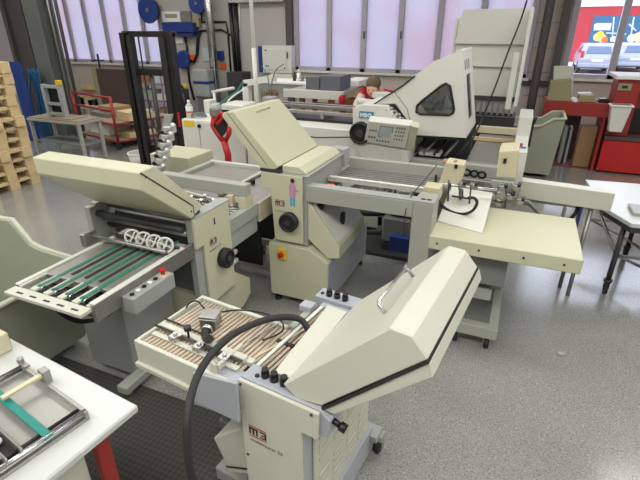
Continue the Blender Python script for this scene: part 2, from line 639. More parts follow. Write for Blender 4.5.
wheel = MB().cyl((hw.x, 2.948, hw.z), (hw.x, 2.905, hw.z), .078, 28).ring((hw.x, 2.905, hw.z), (0, 1, 0), .068, .011, 28)
hwo = obj('handwheel', wheel, 'rubber', t)
obj('hub', MB().cyl((hw.x, 2.905, hw.z), (hw.x, 2.893, hw.z), .022, 16), 'dark', hwo)
logo(t, (-1.652, 2.949, .892), (1, 0, 0), .045)
text('lettering', 'multimaster 56', .026, (-1.655, 2.949, .835), 'greyink', t)
# printed figure
fig = MB()
q = lambda x0, x1, z0, z1: [(x0, 2.949, z0), (x1, 2.949, z0), (x1, 2.949, z1), (x0, 2.949, z1)]
fig.slab([(-1.525, 2.949, .97), (-1.475, 2.949, .97), (-1.472, 2.949, 1.06), (-1.485, 2.949, 1.09), (-1.515, 2.949, 1.09), (-1.53, 2.949, 1.05)], .001)
fig.slab(q(-1.48, -1.445, 1.02, 1.035), .001)
st = obj('sticker', fig, 'pink', t, label='printed figure in pink jacket and pale trousers')
f2 = MB().slab(q(-1.522, -1.503, .90, .97), .001).slab(q(-1.498, -1.478, .90, .97), .001)
obj('sticker_trousers', f2, 'ltblue', st)
obj('sticker_head', MB().cyl((-1.498, 2.949, 1.105), (-1.498, 2.948, 1.105), .018, 14), 'ink', st)
hood = MB().prism([(-1.775, 1.172), (-2.094, 1.545), (-2.075, 1.572), (-1.985, 1.585), (-1.612, 1.200), (-1.65, 1.172)], 'y', 2.955, 3.70, .006)
ho = obj('hood', hood, 'cream', t)
obj('groove', MB().slab([(-1.72, 2.9535, 1.20), (-2.045, 2.9535, 1.573), (-2.040, 2.9535, 1.577), (-1.714, 2.9535, 1.204)], .002), 'greyink', ho)
n = Vector((.71, 0, .70))
handle(ho, (-1.945, 3.22, 1.545), (-1.945, 3.42, 1.545), n, .02, .007, 'cream')
obj('hinge_gap', MB().box(-1.78, -1.60, 2.956, 3.70, 1.150, 1.172), 'dark', ho)
# buckle plate pocket on the right
pk = MB().prism([(-1.39, .95), (-1.12, .605), (-1.12, .502), (-1.214, .482), (-1.39, .625)], 'y', 2.985, 3.62, .004)
po = obj('fold_plate_pocket', pk, 'cream', t)
obj('pocket_plate', MB().prism([(-1.355, .912), (-1.137, .632), (-1.133, .636), (-1.351, .916)], 'y', 3.01, 3.6), 'white', po, label='white inner plate')
obj('latch', MB().box(-1.20, -1.17, 3.2, 3.24, .70, .80, .004), 'black', po)
obj('latch', MB().box(-1.345, -1.29, 3.05, 3.09, .86, .90, .004), 'black', po)

# ------------------------------------------------------------------ register conveyor right of it
t = thing('register_conveyor', 'long grey roller conveyor leading right from the upright folding machine to a wide column', 'conveyor', (-.5, 3.2, 0))
obj('side_rail', MB().box(-1.39, -.575, 2.955, 3.04, .952, 1.068, .004), 'greygreen', t)
obj('rail_cap', MB().box(-1.385, -.43, 2.958, 3.055, 1.069, 1.078, .002), 'grey', t)
obj('column', MB().box(-.575, -.435, 2.957, 3.20, .08, 1.068, .006), 'greygreen', t)
obj('column_foot', MB().box(-.62, -.40, 2.93, 3.6, .0, .08, .006), 'greygreen', t)
obj('side_rail', MB().box(-1.36, -.45, 3.84, 3.90, .97, 1.085, .004), 'greygreen', t)
obj('rear_leg', MB().box(-.56, -.45, 3.80, 3.90, 0, .97, .004), 'greygreen', t)
bed = MB()
bed.box(-1.37, -.45, 3.42, 3.84, .985, 1.0)
obj('bed_plate', bed, 'sheet', t)
b = MB()
for k in range(7):
    y = 3.47 + k * .053
    b.box(-1.36, -.47, y, y + .006, 1.001, 1.006)
obj('belt_cord', b, 'midgrey', t).__setitem__('kind', 'stuff')
obj('register_bar', MB().box(-1.375, -.50, 3.36, 3.42, 1.0, 1.035, .003), 'white', t)
rb = MB()
for k in range(38):
    x = -1.35 + k * .0222
    rb.ball((x, 3.355, 1.042), .009, u=8, v=5)
o_ = obj('ball_row', rb, 'paper', t)
o_['kind'] = 'stuff'
obj('under_tray', MB().box(-1.37, -.45, 3.05, 3.36, .93, .955), 'dark', t)
rr = MB()
for k in range(9):
    x = -1.30 + k * .098
    rr.cyl((x, 3.07, .975), (x + .05, 3.34, .985), .014, 8)
o_ = obj('cross_roller', rr, 'steel', t)
o_['kind'] = 'stuff'
obj('guide_bar', MB().box(-1.37, -.50, 3.14, 3.19, 1.0, 1.03, .003), 'steel', t)
obj('orange_clip', MB().box(-1.28, -1.22, 3.08, 3.13, 1.04, 1.06, .003), 'orange', t)
obj('switch_slot', MB().box(-.53, -.50, 3.0, 3.02, 1.078, 1.082).box(-.49, -.46, 3.0, 3.02, 1.078, 1.082), 'black', t)
obj('end_block', MB().box(-.56, -.44, 3.22, 3.36, 1.0, 1.10, .004), 'yellowed', t)
obj('control_cable', MB().tube(spline([(-.62, 2.952, .80), (-.62, 2.95, .98), (-.60, 3.02, 1.09), (-.56, 3.3, 1.14), (-.52, 3.5, 1.2)]), .004, 6), 'dark', t)

# ------------------------------------------------------------------ delivery table
t = thing('delivery_table', 'flat cream delivery table on a grey castored frame with curved black hose', 'delivery table', (-.02, 3.4, 0))
obj('table_top', MB().box(-.44, .522, 2.95, 3.70, .738, .842, .006), 'cream', t)
obj('drive_housing', MB().box(-.19, .10, 3.08, 3.62, .47, .737, .004), 'midgrey', t)
fr = MB()
fr.box(-.20, .115, 2.95, 3.02, .10, .19, .003).box(.05, .115, 3.02, 3.94, .10, .19, .003).box(-.2, -.135, 3.02, 3.94, .10, .19, .003).box(-.135, .05, 3.87, 3.94, .10, .19)
obj('base_frame', fr, 'greygreen', t)
obj('upright', MB().box(.03, .10, 3.55, 3.62, .19, .47), 'greygreen', t)
obj('upright', MB().box(-.2, -.14, 3.40, 3.6, .19, .47), 'greygreen', t)
obj('shelf', MB().box(-.13, .03, 3.15, 3.6, .30, .40, .004), 'greygreen', t)
caster(t, .055, 2.99, .042, .10)
caster(t, -.17, 2.99, .042, .10)
caster(t, .08, 3.88, .042, .10)
scr = MB()
for x in (-.38, -.1, .18, .42):
    scr.cyl((x, 2.951, .79), (x, 2.945, .79), .008, 8)
o_ = obj('screw', scr, 'dark', t)
o_['kind'] = 'stuff'
wt = MB().slab([(-.43, 3.22, .85), (-.10, 3.12, .85), (-.09, 3.62, .99), (-.42, 3.66, .99)], -.02, .002)
obj('stacking_plate', wt, 'white', t, label='white tilted stacking plate')
hs = spline([at(436, 175, 3.42), at(436, 190, 3.42), at(440, 203, 3.38), at(450, 211, 3.35), at(462, 214, 3.32), at(472, 211, 3.3), at(477, 203, 3.3), at(474, 198, 3.3), at(468, 198, 3.32)])
obj('hose', MB().tube(hs, .011, 8), 'rubber', t)


# ------------------------------------------------------------------ sucker/printing bar behind the delivery table
t = thing('stitching_unit', 'cream head boxes and silver clamps on long bar with two thin legs', 'machine unit', (.1, 4.0, 0))
obj('cross_bar', MB().box(-.55, .10, 3.80, 3.86, .975, 1.02, .003), 'steel', t)
obj('long_cover', MB().prism([(.11, .855), (.79, .835), (.79, .985), (.11, 1.005)], 'y', 3.99, 4.10, .004), 'cream2', t, label='long grey-white cover bar')
obj('leg', MB().tube([(.66, 4.04, 0), (.665, 4.045, .85)], .017, 10), 'steel', t)
obj('leg', MB().tube([(.60, 4.16, 0), (.605, 4.14, .85)], .017, 10), 'midgrey', t)
obj('brace_plate', MB().box(.585, .60, 4.02, 4.10, .45, .84, .002), 'blue', t)
obj('cross_tie', MB().box(.1, .66, 4.08, 4.11, .80, .84), 'steel', t)


def headbox(px, Y, dx, label):
    vs = [at(a, b_, Y) for a, b_ in px]
    o = obj('head_box', MB().prism([(v.x, v.z) for v in vs], 'y', Y, Y + dx, .006), 'yellowed', t, label=label)
    return o


h1 = headbox([(437, 205), (437, 188), (446, 162), (464, 165), (463, 175), (452, 206)], 3.66, .16, 'yellowed box with slanted end')
obj('tape', MB().box(-.51, -.40, 3.68, 3.78, 1.166, 1.18, .001), 'card', h1)
p = at(456, 166.5, 3.655)
obj('socket', MB().box(p.x - .012, p.x + .012, 3.65, 3.662, p.z - .016, p.z + .016), 'black', h1)
h2 = headbox([(496, 177), (499, 151), (519, 150), (516, 179)], 3.80, .30, 'yellowed square box')
p = at(505, 161, 3.795)
obj('socket', MB().box(p.x - .012, p.x + .012, 3.79, 3.802, p.z - .02, p.z + .02), 'black', h2)
# clamps and rods
for k, (a, b_) in enumerate(((447, 188), (462, 185), (474, 186), (488, 190), (494, 196), (503, 188), (510, 196), (516, 187), (499, 203), (520, 201))):
    yy = 3.50 if a < 480 else 3.74
    p = at(a, b_, yy)
    o = obj('clamp', MB().box(p.x - .03, p.x + .03, yy - .02, yy + .04, p.z - .018, p.z + .02, .004).cyl((p.x, yy - .02, p.z), (p.x, yy - .05, p.z), .016, 12), 'steel', t)
    obj('knob', MB().cyl((p.x + .02, yy - .02, p.z + .02), (p.x + .02, yy - .04, p.z + .045), .014, 10), 'black', o)
for a, b_, c, d in ((449, 180, 448, 201), (459, 186, 460, 200), (471, 187, 469, 206), (506, 190, 505, 208)):
    obj('rod', MB().cyl(at(a, b_, 3.46 if a < 480 else 3.7), at(c, d, 3.46 if a < 480 else 3.7), .006, 8), 'dark', t)
ba, bb_ = at(440, 184, 3.53), at(497, 190, 3.53)
obj('clamp_rail', MB().cyl(ba, bb_, .010, 10), 'chrome', t)
obj('mount_plate', MB().box(-.12, .09, 3.78, 3.80, .86, 1.04, .003), 'greygreen', t)
obj('round_clamp', MB().cyl((-.03, 3.78, .94), (-.03, 3.70, .94), .045, 22).ring((-.03, 3.70, .94), (0, 1, 0), .034, .008), 'steel', t)
obj('valve', MB().cyl(at(461, 197, 3.42), at(461, 190, 3.46), .018, 12).ball(at(461, 197, 3.40), .02).cyl(at(452, 196, 3.44), at(471, 199, 3.44), .008, 8), 'dark', t)
for k, pts in enumerate(((( 519, 204), (527, 205), (533, 210), (540, 217), (546, 219)), ((521, 206), (529, 208), (536, 214), (543, 220)), ((546, 219), (554, 224), (562, 221), (565, 210)), ((562, 222), (570, 222), (576, 216), (578, 209)))):
    obj('air_hose', MB().tube(spline([at(a, b_ - 3.5, 3.85 + .07 * k) for a, b_ in pts], 5), .015, 7), 'rubber' if k == 3 else 'midgrey', t)

# ================================================================== A: left folding machine
t = thing('folding_machine', 'cream folding machine with raised slanted hood above green belts, left side', 'folding machine', (-2.15, 2.3, 0))
XA = -1.76
obj('front_panel', MB().prism([(2.085, 1.02), (2.085, 1.068), (2.475, 1.062), (2.475, .40), (2.165, .40), (2.165, .86), (2.085, .86)], 'x', XA - .02, XA, .003), 'cream', t)
obj('body', MB().box(-2.549, XA - .07, 2.2, 2.488, .36, .975, .004), 'midgrey', t)
obj('side_frame', MB().box(XA - .069, XA - .021, 2.2, 2.49, .36, 1.06, .004), 'greygreen', t)
for y in (2.28, 2.35, 2.42):
    obj('roller', MB().cyl((-2.54, y, 1.0), (XA - .07, y, 1.0), .022, 14), 'steel', t)
obj('side_plate', MB().box(-2.60, -2.55, 2.0, 2.49, .60, 1.06, .004), 'greygreen', t)
obj('side_plate', MB().box(-1.83, XA - .021, 2.09, 2.199, .40, 1.06, .003), 'grey', t)
for k, (y, z, r) in enumerate(((2.06, 1.0, .022), (2.1, .955, .02), (2.14, .90, .024), (2.16, 1.03, .016))):
    obj('roller', MB().cyl((-2.55, y, z), (-1.83, y, z), r, 14), 'dark' if k % 2 == 0 else 'steel', t)
obj('deck', MB().box(XA - .085, XA, 2.10, 2.49, 1.062, 1.075, .002), 'grey', t)
obj('deck', MB().box(-2.6, -2.54, 2.05, 2.49, 1.062, 1.075, .002), 'grey', t)
bs = MB().prism([(2.15, .06), (2.68, .06), (2.79, .12), (2.80, .26), (2.56, .45), (2.15, .45)], 'x', -2.5, -1.84, .006)
obj('base_cabinet', bs, 'cream', t)
pw = ax(226.7, 258, XA + .03)
hwo = obj('handwheel', MB().cyl((XA, pw.y, pw.z), (XA + .045, pw.y, pw.z), .072, 28).ring((XA + .045, pw.y, pw.z), (1, 0, 0), .06, .012, 28), 'rubber', t)
obj('hub', MB().cyl((XA + .045, pw.y, pw.z), (XA + .06, pw.y, pw.z), .022, 16), 'dark', hwo)
logo(t, (XA + .001, 2.222, .832), (0, 1, 0), .042)
text('lettering', 'multimaster 56', .022, (XA + .001, 2.21, .785), 'greyink', t, xdir=(0, 1, 0))
obj('name_mark', MB().box(XA, XA + .002, 2.29, 2.302, .965, 1.005).box(XA, XA + .002, 2.285, 2.307, .96, .968), 'ink', t)
hood = MB().prism([(2.20, 1.125), (2.075, 1.08), (1.717, 1.375), (1.715, 1.475), (1.83, 1.485)], 'x', -2.56, XA, .006)
ho = obj('hood', hood, 'cream', t)
obj('groove', MB().slab([(XA + .0005, 1.722, 1.468), (XA + .0005, 2.10, 1.155), (XA + .0005, 2.105, 1.16), (XA + .0005, 1.727, 1.473)], .002), 'ink', ho)
obj('groove', MB().slab([(XA + .0005, 2.10, 1.155), (XA + .0005, 2.10, 1.10), (XA + .0005, 2.105, 1.10), (XA + .0005, 2.105, 1.16)], .002), 'ink', ho)
obj('hinge_gap', MB().box(-2.55, -1.79, 2.1, 2.2, 1.076, 1.09), 'dark', ho)
sb = MB()
sb.cyl((XA, 1.76, 1.44), (XA + .004, 1.76, 1.44), .006, 8).cyl((XA, 2.08, 1.13), (XA + .004, 2.08, 1.13), .006, 8)
obj('screw', sb, 'dark', ho)
for y in (2.25, 2.7):
    caster(t, -1.9, y, .04, .06)

# delivery stack table with green belts
t = thing('belt_table', 'steel delivery table with four green belts and comb-shaped white end plate', 'belt conveyor', (-2.05, 1.65, 0))
obj('bed_plate', MB().box(-2.33, -1.81, 1.455, 2.08, .865, .89, .002), 'sheet', t)
obj('gap_shade_pan', MB().box(-2.33, -1.81, 1.30, 1.45, .83, .84), 'black', t)  # black sheet added so the open comb gaps look shaded
obj('side_rail', MB().box(-1.81, -1.785, 1.30, 2.12, .80, .905, .002), 'steel', t)
obj('rail_cap', MB().box(-1.815, -1.778, 1.30, 2.0, .905, .912, .001), 'white', t)
obj('side_rail', MB().box(-2.36, -2.33, 1.30, 2.12, .82, .90, .002), 'white', t)
cm = MB()
cm.box(-2.36, -1.80, 1.23, 1.30, .865, .885, .002)
for k in range(6):
    x = -2.335 + k * .103
    cm.box(x - .018, x + .022, 1.30, 1.46, .880, .892)
obj('comb_plate', cm, 'cream2', t)
sl = MB()
for k in range(5):
    x = -2.29 + k * .1
    sl.box(x, x + .045, 1.25, 1.262, .8855, .887)
o_ = obj('slot', sl, 'black', t)
o_['kind'] = 'stuff'
for k in range(4):
    x = -2.225 + k * .105
    obj('green_belt', MB().box(x - .013, x + .013, 1.34, 2.1, .8905, .893).cyl((x - .011, 1.345, .878), (x + .011, 1.345, .878), .02, 14), 'green', t)
    obj('pulley', MB().cyl((x - .02, 1.35, .872), (x + .02, 1.35, .872), .018, 12), 'chrome', t)
for k in range(3):
    x = -2.17 + k * .105
    obj('guide_strip', MB().box(x - .01, x + .008, 1.5, 2.05, .891, .897), 'dark', t)
obj('cross_shaft', MB().cyl((-2.42, 1.86, .94), (-1.80, 1.86, .94), .012, 10), 'steel', t)
obj('cross_shaft', MB().cyl((-2.36, 1.97, .92), (-1.80, 1.97, .92), .01, 10), 'dark', t)
obj('shaft_bracket', MB().box(-2.44, -2.40, 1.80, 1.90, .88, .97, .004), 'steel', t)
for i, (a, b_) in enumerate(((132.6, 237), (143.8, 239.6), (154.5, 242.4), (165.3, 245.2))):
    p = at(a, b_, 1.90)
    hw = MB().ring((p.x, p.y, p.z), (.45, -.86, .2), .045, .0075, 26, 8)
    axv = Vector((.45, -.86, .2)).normalized()
    u = axv.orthogonal().normalized(); v = axv.cross(u)
    for s_ in range(4):
        an = s_ * PI / 2 + .4
        d = u * math.cos(an) + v * math.sin(an)
        hw.cyl(p, p + d * .045, .006, 6)
    hw.cyl(p - axv * .012, p + axv * .012, .011, 12)
    ho = obj('spoked_handwheel', hw, 'white', t)
    cb = MB().box(p.x - .035, p.x + .01, p.y + .01, p.y + .06, .90, p.z - .01, .004).cyl(p - axv * .01, p - axv * .07, .008, 8)
    cb.ball((p.x - .03, p.y - .0, p.z - .035), .015, u=8, v=6)
    obj('clamp_block', cb, 'steel', ho)
cbx = MB().box(-1.784, -1.70, 1.47, 1.79, .765, .86, .003)
cb = obj('control_box', cbx, 'grey', t)
for k in range(5):
    y = 1.505 + k * .045
    obj('push_button', MB().cyl((-1.742, y, .86), (-1.742, y, .868), .013, 14), 'paper' if k % 2 else 'black', cb)
obj('label_plate', MB().box(-1.775, -1.71, 1.715, 1.78, .86, .8615), 'yellowed', cb)
obj('stop_button', MB().cyl((-1.745, 1.75, .8615), (-1.745, 1.75, .885), .012, 12).cyl((-1.745, 1.75, .885), (-1.745, 1.75, .895), .02, 16), 'red', cb)
obj('clear_guard', MB().slab([(-1.78, 1.83, .905), (-1.78, 1.90, .905), (-1.78, 1.90, .96), (-1.78, 1.85, .97)], .004), 'clear', t)
obj('pedestal', MB().box(-2.45, -2.06, 1.68, 2.12, .05, .80, .006), 'grey', t)
obj('arm_beam', MB().box(-2.2, -1.95, 1.40, 2.1, .74, .80, .004), 'steel', t)
obj('foot_rail', MB().box(-2.06, -1.98, 1.52, 2.4, .045, .10, .004).box(-2.45, -2.06, 1.9, 1.98, .045, .10), 'greygreen', t)
caster(t, -2.02, 1.56, .022, .045)
caster(t, -2.4, 1.94, .022, .045)
obj('power_cable', MB().tube(spline([(-2.3, 1.45, .84), (-2.28, 1.42, .70), (-2.2, 1.48, .58), (-2.12, 1.6, .56), (-2.09, 1.69, .6)]), .014, 8), 'rubber', t)

# ------------------------------------------------------------------ transfer between A and C
t = thing('transfer_table', 'steel intake table left of the upright folding machine, joined by grey guard beam', 'conveyor', (-2.2, 3.2, 0))
obj('guard_beam', MB().box(-2.62, -1.80, 2.76, 2.84, .99, 1.085, .006), 'greygreen', t)
obj('beam_bracket', MB().box(-1.86, -1.80, 2.74, 2.86, .9, .99).box(-1.95, -1.9, 2.72, 2.76, .93, 1.0), 'yellowed', t)
obj('outfeed_rail', MB().box(-1.84, -1.78, 2.50, 2.90, .80, .905, .004), 'grey', t)
obj('outfeed_rail', MB().box(-2.55, -2.50, 2.50, 2.90, .80, .905, .004), 'grey', t)
rl = MB()
for k in range(7):
    rl.cyl((-2.5, 2.54 + k * .055, .885), (-1.84, 2.54 + k * .055, .885), .015, 10)
o_ = obj('outfeed_roller', rl, 'steel', t)
o_['kind'] = 'stuff'
obj('bed_plate', MB().box(-2.80, -1.80, 2.90, 3.75, .86, .885, .003), 'sheet', t)
obj('side_rail', MB().box(-2.86, -2.80, 2.90, 3.75, .82, .92, .003), 'greygreen', t)
obj('side_rail', MB().box(-2.86, -1.80, 3.75, 3.80, .82, .92, .003), 'white', t)
obj('side_rail', MB().box(-1.80, -1.775, 2.90, 3.75, .74, .90, .003), 'yellowed', t)
obj('guide_rail', MB().box(-2.2, -2.16, 2.95, 3.7, .89, .91, .002), 'white', t)
cl = MB()
for (x, y) in ((-2.0, 2.62), (-1.92, 2.66), (-2.08, 2.58), (-2.2, 2.62), (-1.95, 2.54), (-1.88, 2.60), (-2.12, 2.68), (-2.3, 2.58)):
    cl.box(x - .025, x + .025, y - .02, y + .02, .90, .96, .004)
    cl.cyl((x, y, .96), (x + .01, y - .01, 1.0), .012, 10)
    cl.cyl((x - .08, y - .03, .955), (x + .05, y + .03, .935), .008, 8)
o_ = obj('guide_clamp', cl, 'chrome', t)
o_['kind'] = 'stuff'
obj('guide_arm', MB().cyl((-2.35, 2.55, .93), (-2.02, 2.60, .95), .012, 8).cyl((-2.5, 2.75, .98), (-2.0, 2.7, .96), .007, 8), 'white', t)
lg = MB()
for (x, y) in ((-2.78, 2.96), (-2.78, 3.7), (-1.86, 3.7)):
    obj('leg', MB().box(x - .03, x + .03, y - .03, y + .03, .1, .86, .003), 'dark', t)
    caster(t, x, y, .045, .1)
obj('cross_member', MB().box(-2.8, -1.84, 3.66, 3.72, .12, .18), 'greygreen', t)
obj('void_shade_panel', MB().box(-2.74, -1.84, 3.0, 3.02, .28, .82), 'black', t)  # black sheets added to stand in for the shade under the table
obj('void_shade_panel', MB().box(-2.74, -1.84, 3.62, 3.64, .22, .82), 'black', t)
obj('drive_box', MB().box(-1.98, -1.80, 2.50, 2.90, .66, .80, .004), 'grey', t)
caster(t, -2.24, 3.68, .05, .12)
obj('knob', MB().cyl((-2.1, 3.35, .885), (-2.1, 3.35, .93), .02, 12), 'black', t)
p = ax(232, 252, -1.95)

# ================================================================== F: front folding machine (turned a little)
RF = math.radians(-6.4)
RFI = Matrix.Rotation(-RF, 3, 'Z')


def fz(x, y, z):
    return RFI @ az(x, y, z)


def fat(x, y, Y):
    d = RFI @ ray(x, y)
    return Vector((0, 0, CH)) + d * (Y / d.y)


t = thing('folding_machine', 'front folding machine with large pale raised hood, black hand knobs and m-and-3 emblem', 'folding machine', (-.75, 1.4, 0), RF)
obj('front_panel', MB().prism([(-.948, .03), (-.953, .918), (-.592, .918), (-.598, .792), (-.668, .792), (-.668, .03)], 'y', 1.026, 1.042, .002), 'cream2', t)
obj('body', MB().box(-.945, -.67, 1.044, 1.70, .03, .78, .004), 'bluegrey', t)
obj('side_frame', MB().box(-.70, -.60, 1.13, 1.70, .78, .90, .004), 'grey', t)
obj('side_frame', MB().box(-.95, -.78, 1.66, 1.70, .78, .90, .004), 'bluegrey', t)
ctl = MB().prism([(-.953, .80), (-.953, .922), (-.596, .922), (-.555, .885), (-.565, .80)], 'y', 1.044, 1.13, .003)
co = obj('control_head', ctl, 'bluegrey', t, label='blue-grey control head with black knobs')
for k, (x, y) in enumerate(((262, 374), (271, 378), (281, 382))):
    p = fz(x, y, .95)
    obj('rotary_knob', MB().cyl((p.x, p.y + .02, .922), (p.x, p.y + .02, .945), .017, 16).cyl((p.x, p.y + .02, .945), (p.x, p.y + .02, .962), .013, 16, r2=.014), 'black', co)
obj('key_switch', MB().cyl((-.895, 1.075, .922), (-.895, 1.075, .928), .009, 12), 'black', co)
obj('rotary_knob', MB().cyl((-.558, 1.075, .865), (-.53, 1.075, .855), .012, 12).cyl((-.53, 1.075, .855), (-.505, 1.075, .848), .018, 16), 'black', co)
obj('indicator', MB().cyl((-.562, 1.085, .905), (-.552, 1.085, .912), .008, 10), 'black', co)
for x, z in ((-.62, .905), (-.94, .90), (-.935, .52)):
    obj('screw', MB().cyl((x, 1.026, z), (x, 1.022, z), .006, 10), 'dark', t)
logo(t, (-.916, 1.025, .655), (1, 0, 0), .048)
text('lettering', 'multimaster 56', .026, (-.912, 1.025, .615), 'greyink', t)
ct2 = obj('control_head', MB().box(-1.0, -.75, 1.70, 1.79, .80, .92, .003), 'bluegrey', t)
for x in (-.935, -.89, -.845):
    obj('rotary_knob', MB().cyl((x, 1.735, .92), (x, 1.735, .943), .016, 16).cyl((x, 1.735, .943), (x, 1.735, .958), .013, 16), 'black', ct2)
obj('key_switch', MB().cyl((-.975, 1.735, .92), (-.975, 1.735, .926), .009, 12), 'black', ct2)
obj('bolt', MB().cyl((-.985, 1.70, .86), (-.985, 1.69, .86), .01, 12), 'chrome', ct2)
# hood
hood = MB().prism([(-.762, .955), (-.70, .915), (-.598, .930), (-.242, 1.285), (-.298, 1.349), (-.365, 1.353)], 'y', 1.056, 1.70, .005)
ho = obj('hood', hood, 'cream2', t)
fl = MB().prism([(-.59, .915), (-.545, .915), (-.222, 1.228), (-.238, 1.275)], 'y', 1.058, 1.715, .003)
obj('hood_flap', fl, 'cream2', ho)
obj('groove', MB().prism([(-.60, .920), (-.59, .914), (-.2385, 1.276), (-.243, 1.286)], 'y', 1.0535, 1.70), 'ink', ho)
d = Vector((-.365 + .762, 0, 1.353 - .955)).normalized()
nn = Vector((-d.z, 0, d.x))
h0 = Vector((-.45, 1.24, 0)); h0.z = .955 + (h0.x + .762) * d.z / d.x
handle(ho, h0, h0 + Vector((0, .29, 0)), nn, .045, .007, 'chrome')
lip = [fz(a, b_, .948) for a, b_ in ((274, 373), (328, 306), (347, 313), (293, 380))]
obj('hood_lip', MB().slab(lip, -.006, .001), 'cream2', ho)
# lower side cover with louvres, right
obj('side_cover', MB().box(-.668, -.655, 1.11, 1.66, .20, .80, .003), 'cream2', t)
for j in range(4):
    for i in range(2):
        lv = MB()
        for k in range(5):
            z = .26 + i * .26 + k * .04
            lv.box(-.655, -.649, 1.14 + j * .13, 1.23 + j * .13, z, z + .02, .002)
        o_ = obj('louvre_field', lv, 'cream2', t)
obj('base_skirt', MB().box(-.69, -.64, 1.10, 1.70, .03, .20, .003), 'bluegrey', t)
obj('outrigger', MB().box(-.70, -.60, 1.66, 1.75, .13, .17, .003).box(-.66, -.585, 1.70, 1.76, .10, .14, .003), 'grey', t)
caster(t, -.615, 1.735, .042, .11)
caster(t, -.90, 1.66, .042, .11)
# lower fold pocket, left
lp = MB().prism([(-.955, .62), (-1.20, .40), (-1.12, .22), (-.955, .30)], 'y', 1.09, 1.6, .004)
lo_ = obj('fold_plate_pocket', lp, 'cream2', t)
obj('groove', MB().slab([(-1.135, 1.088, .245), (-.955, 1.088, .335), (-.955, 1.088, .345), (-1.137, 1.088, .255)], .001), 'ink', lo_)
obj('foot_bar', MB().box(-1.25, -.67, 1.12, 1.6, .06, .14, .004), 'grey', t)

# roller infeed table of the front machine
t = thing('roller_table', 'infeed table of beige slanted rollers with pale frame, left of front folding machine', 'roller table', (-1.25, 1.25, 0), RF)
obj('front_rail', MB().box(-1.51, -1.0, 1.005, 1.025, .79, .903, .003).box(-1.525, -1.0, .99, 1.025, .765, .79, .003), 'cream2', t)
obj('end_rail', MB().box(-1.522, -1.507, 1.005, 1.44, .78, .903, .003), 'cream2', t)
obj('rear_rail', MB().box(-1.51, -.99, 1.42, 1.44, .80, .903, .003), 'cream2', t)
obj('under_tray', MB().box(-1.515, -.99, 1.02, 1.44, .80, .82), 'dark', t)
N_R = 23
y_mid = 1.155
for k in range(N_R):
    x = -1.492 + k * (.49 / (N_R - 1))
    obj('roller', MB().cyl((x, 1.03, .885), (x + .012, 1.417, .885), .0078, 10), 'roller', t)
fpx = [fat(a, b_, .985) for a, b_ in ((192, 373), (236, 384), (239, 423), (193, 401))]
obj('grey_fascia', MB().prism([(v.x, v.z) for v in fpx], 'y', .985, .999, .002).box(fpx[0].x, -.956, 1.0, 1.10, .82, .893, .003), 'bluegrey', t, label='blue-grey fascia')
obj('register_guide', MB().box(-1.49, -1.0, 1.125, 1.155, .897, .925, .002).box(-1.49, -1.0, 1.075, 1.10, .897, .907, .002), 'cream2', t)
obj('guide_rod', MB().cyl((-1.50, 1.112, .925), (-1.0, 1.112, .925), .005, 8).cyl((-1.50, 1.17, .925), (-1.2, 1.17, .925), .005, 8), 'dark', t)
for x in (-1.36, -1.22, -1.14, -1.08):
    obj('guide_clamp', MB().box(x - .022, x + .022, 1.075, 1.12, .907, .932, .003).cyl((x, 1.10, .932), (x, 1.10, .942), .01, 10), 'chrome', t)
kx = fz(217, 330, .97)
obj('thumb_knob', MB().cyl((-1.30, 1.12, .925), (-1.30, 1.12, .965), .005, 8).cyl((-1.30, 1.12, .965), (-1.30, 1.12, .985), .016, 14), 'black', t)
obj('cross_bracket', MB().box(-1.075, -1.06, 1.04, 1.20, .90, .93, .003).box(-1.0, -.965, 1.13, 1.16, .89, .915, .003), 'cream2', t)
obj('cross_bracket', MB().slab([(-1.09, 1.03, .90), (-1.06, 1.03, .90), (-1.06, 1.03, .945), (-1.08, 1.03, .955)], .012), 'cream2', t)
# openings with darker rollers near the fold head
for k in range(13):
    x = -1.0 + k * .022
    obj('fold_roller', MB().cyl((x - .01, 1.16, .875), (x + .01, 1.645, .875), .0075, 8), 'roller', t)
obj('gap_bar', MB().box(-.99, -.72, 1.33, 1.35, .86, .887), 'black', t)
obj('gap_bar', MB().box(-.99, -.72, 1.135, 1.155, .86, .89), 'black', t)
obj('brass_blade', MB().slab([(-1.0, 1.2, .889), (-.99, 1.2, .889), (-.9, 1.5, .889), (-.91, 1.5, .889)], .002), 'yellowed', t)
obj('rail_strip', MB().slab([(-.945, 1.12, .91), (-.93, 1.12, .91), (-.905, 1.62, .92), (-.92, 1.62, .92)], .008), 'white', t)
obj('rail_strip', MB().slab([(-1.08, 1.25, .90), (-1.072, 1.25, .90), (-1.03, 1.42, .905), (-1.038, 1.42, .905)], .006), 'chrome', t)
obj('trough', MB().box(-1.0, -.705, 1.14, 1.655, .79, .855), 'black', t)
obj('small_block', MB().box(-1.02, -.955, 1.58, 1.64, .89, .925, .003), 'bluegrey', t)
obj('side_link', MB().box(-.99, -.955, 1.44, 1.66, .86, .90, .003), 'grey', t)
obj('stand_leg', MB().box(-1.45, -1.41, 1.40, 1.44, .1, .80, .003), 'midgrey', t)
obj('stand_leg', MB().box(-1.06, -1.02, 1.40, 1.44, .1, .80, .003), 'midgrey', t)
obj('stand_foot', MB().box(-1.47, -1.0, 1.39, 1.45, .04, .10, .003), 'midgrey', t)
caster(t, -1.43, 1.41, .02, .04)
caster(t, -1.03, 1.41, .02, .04)

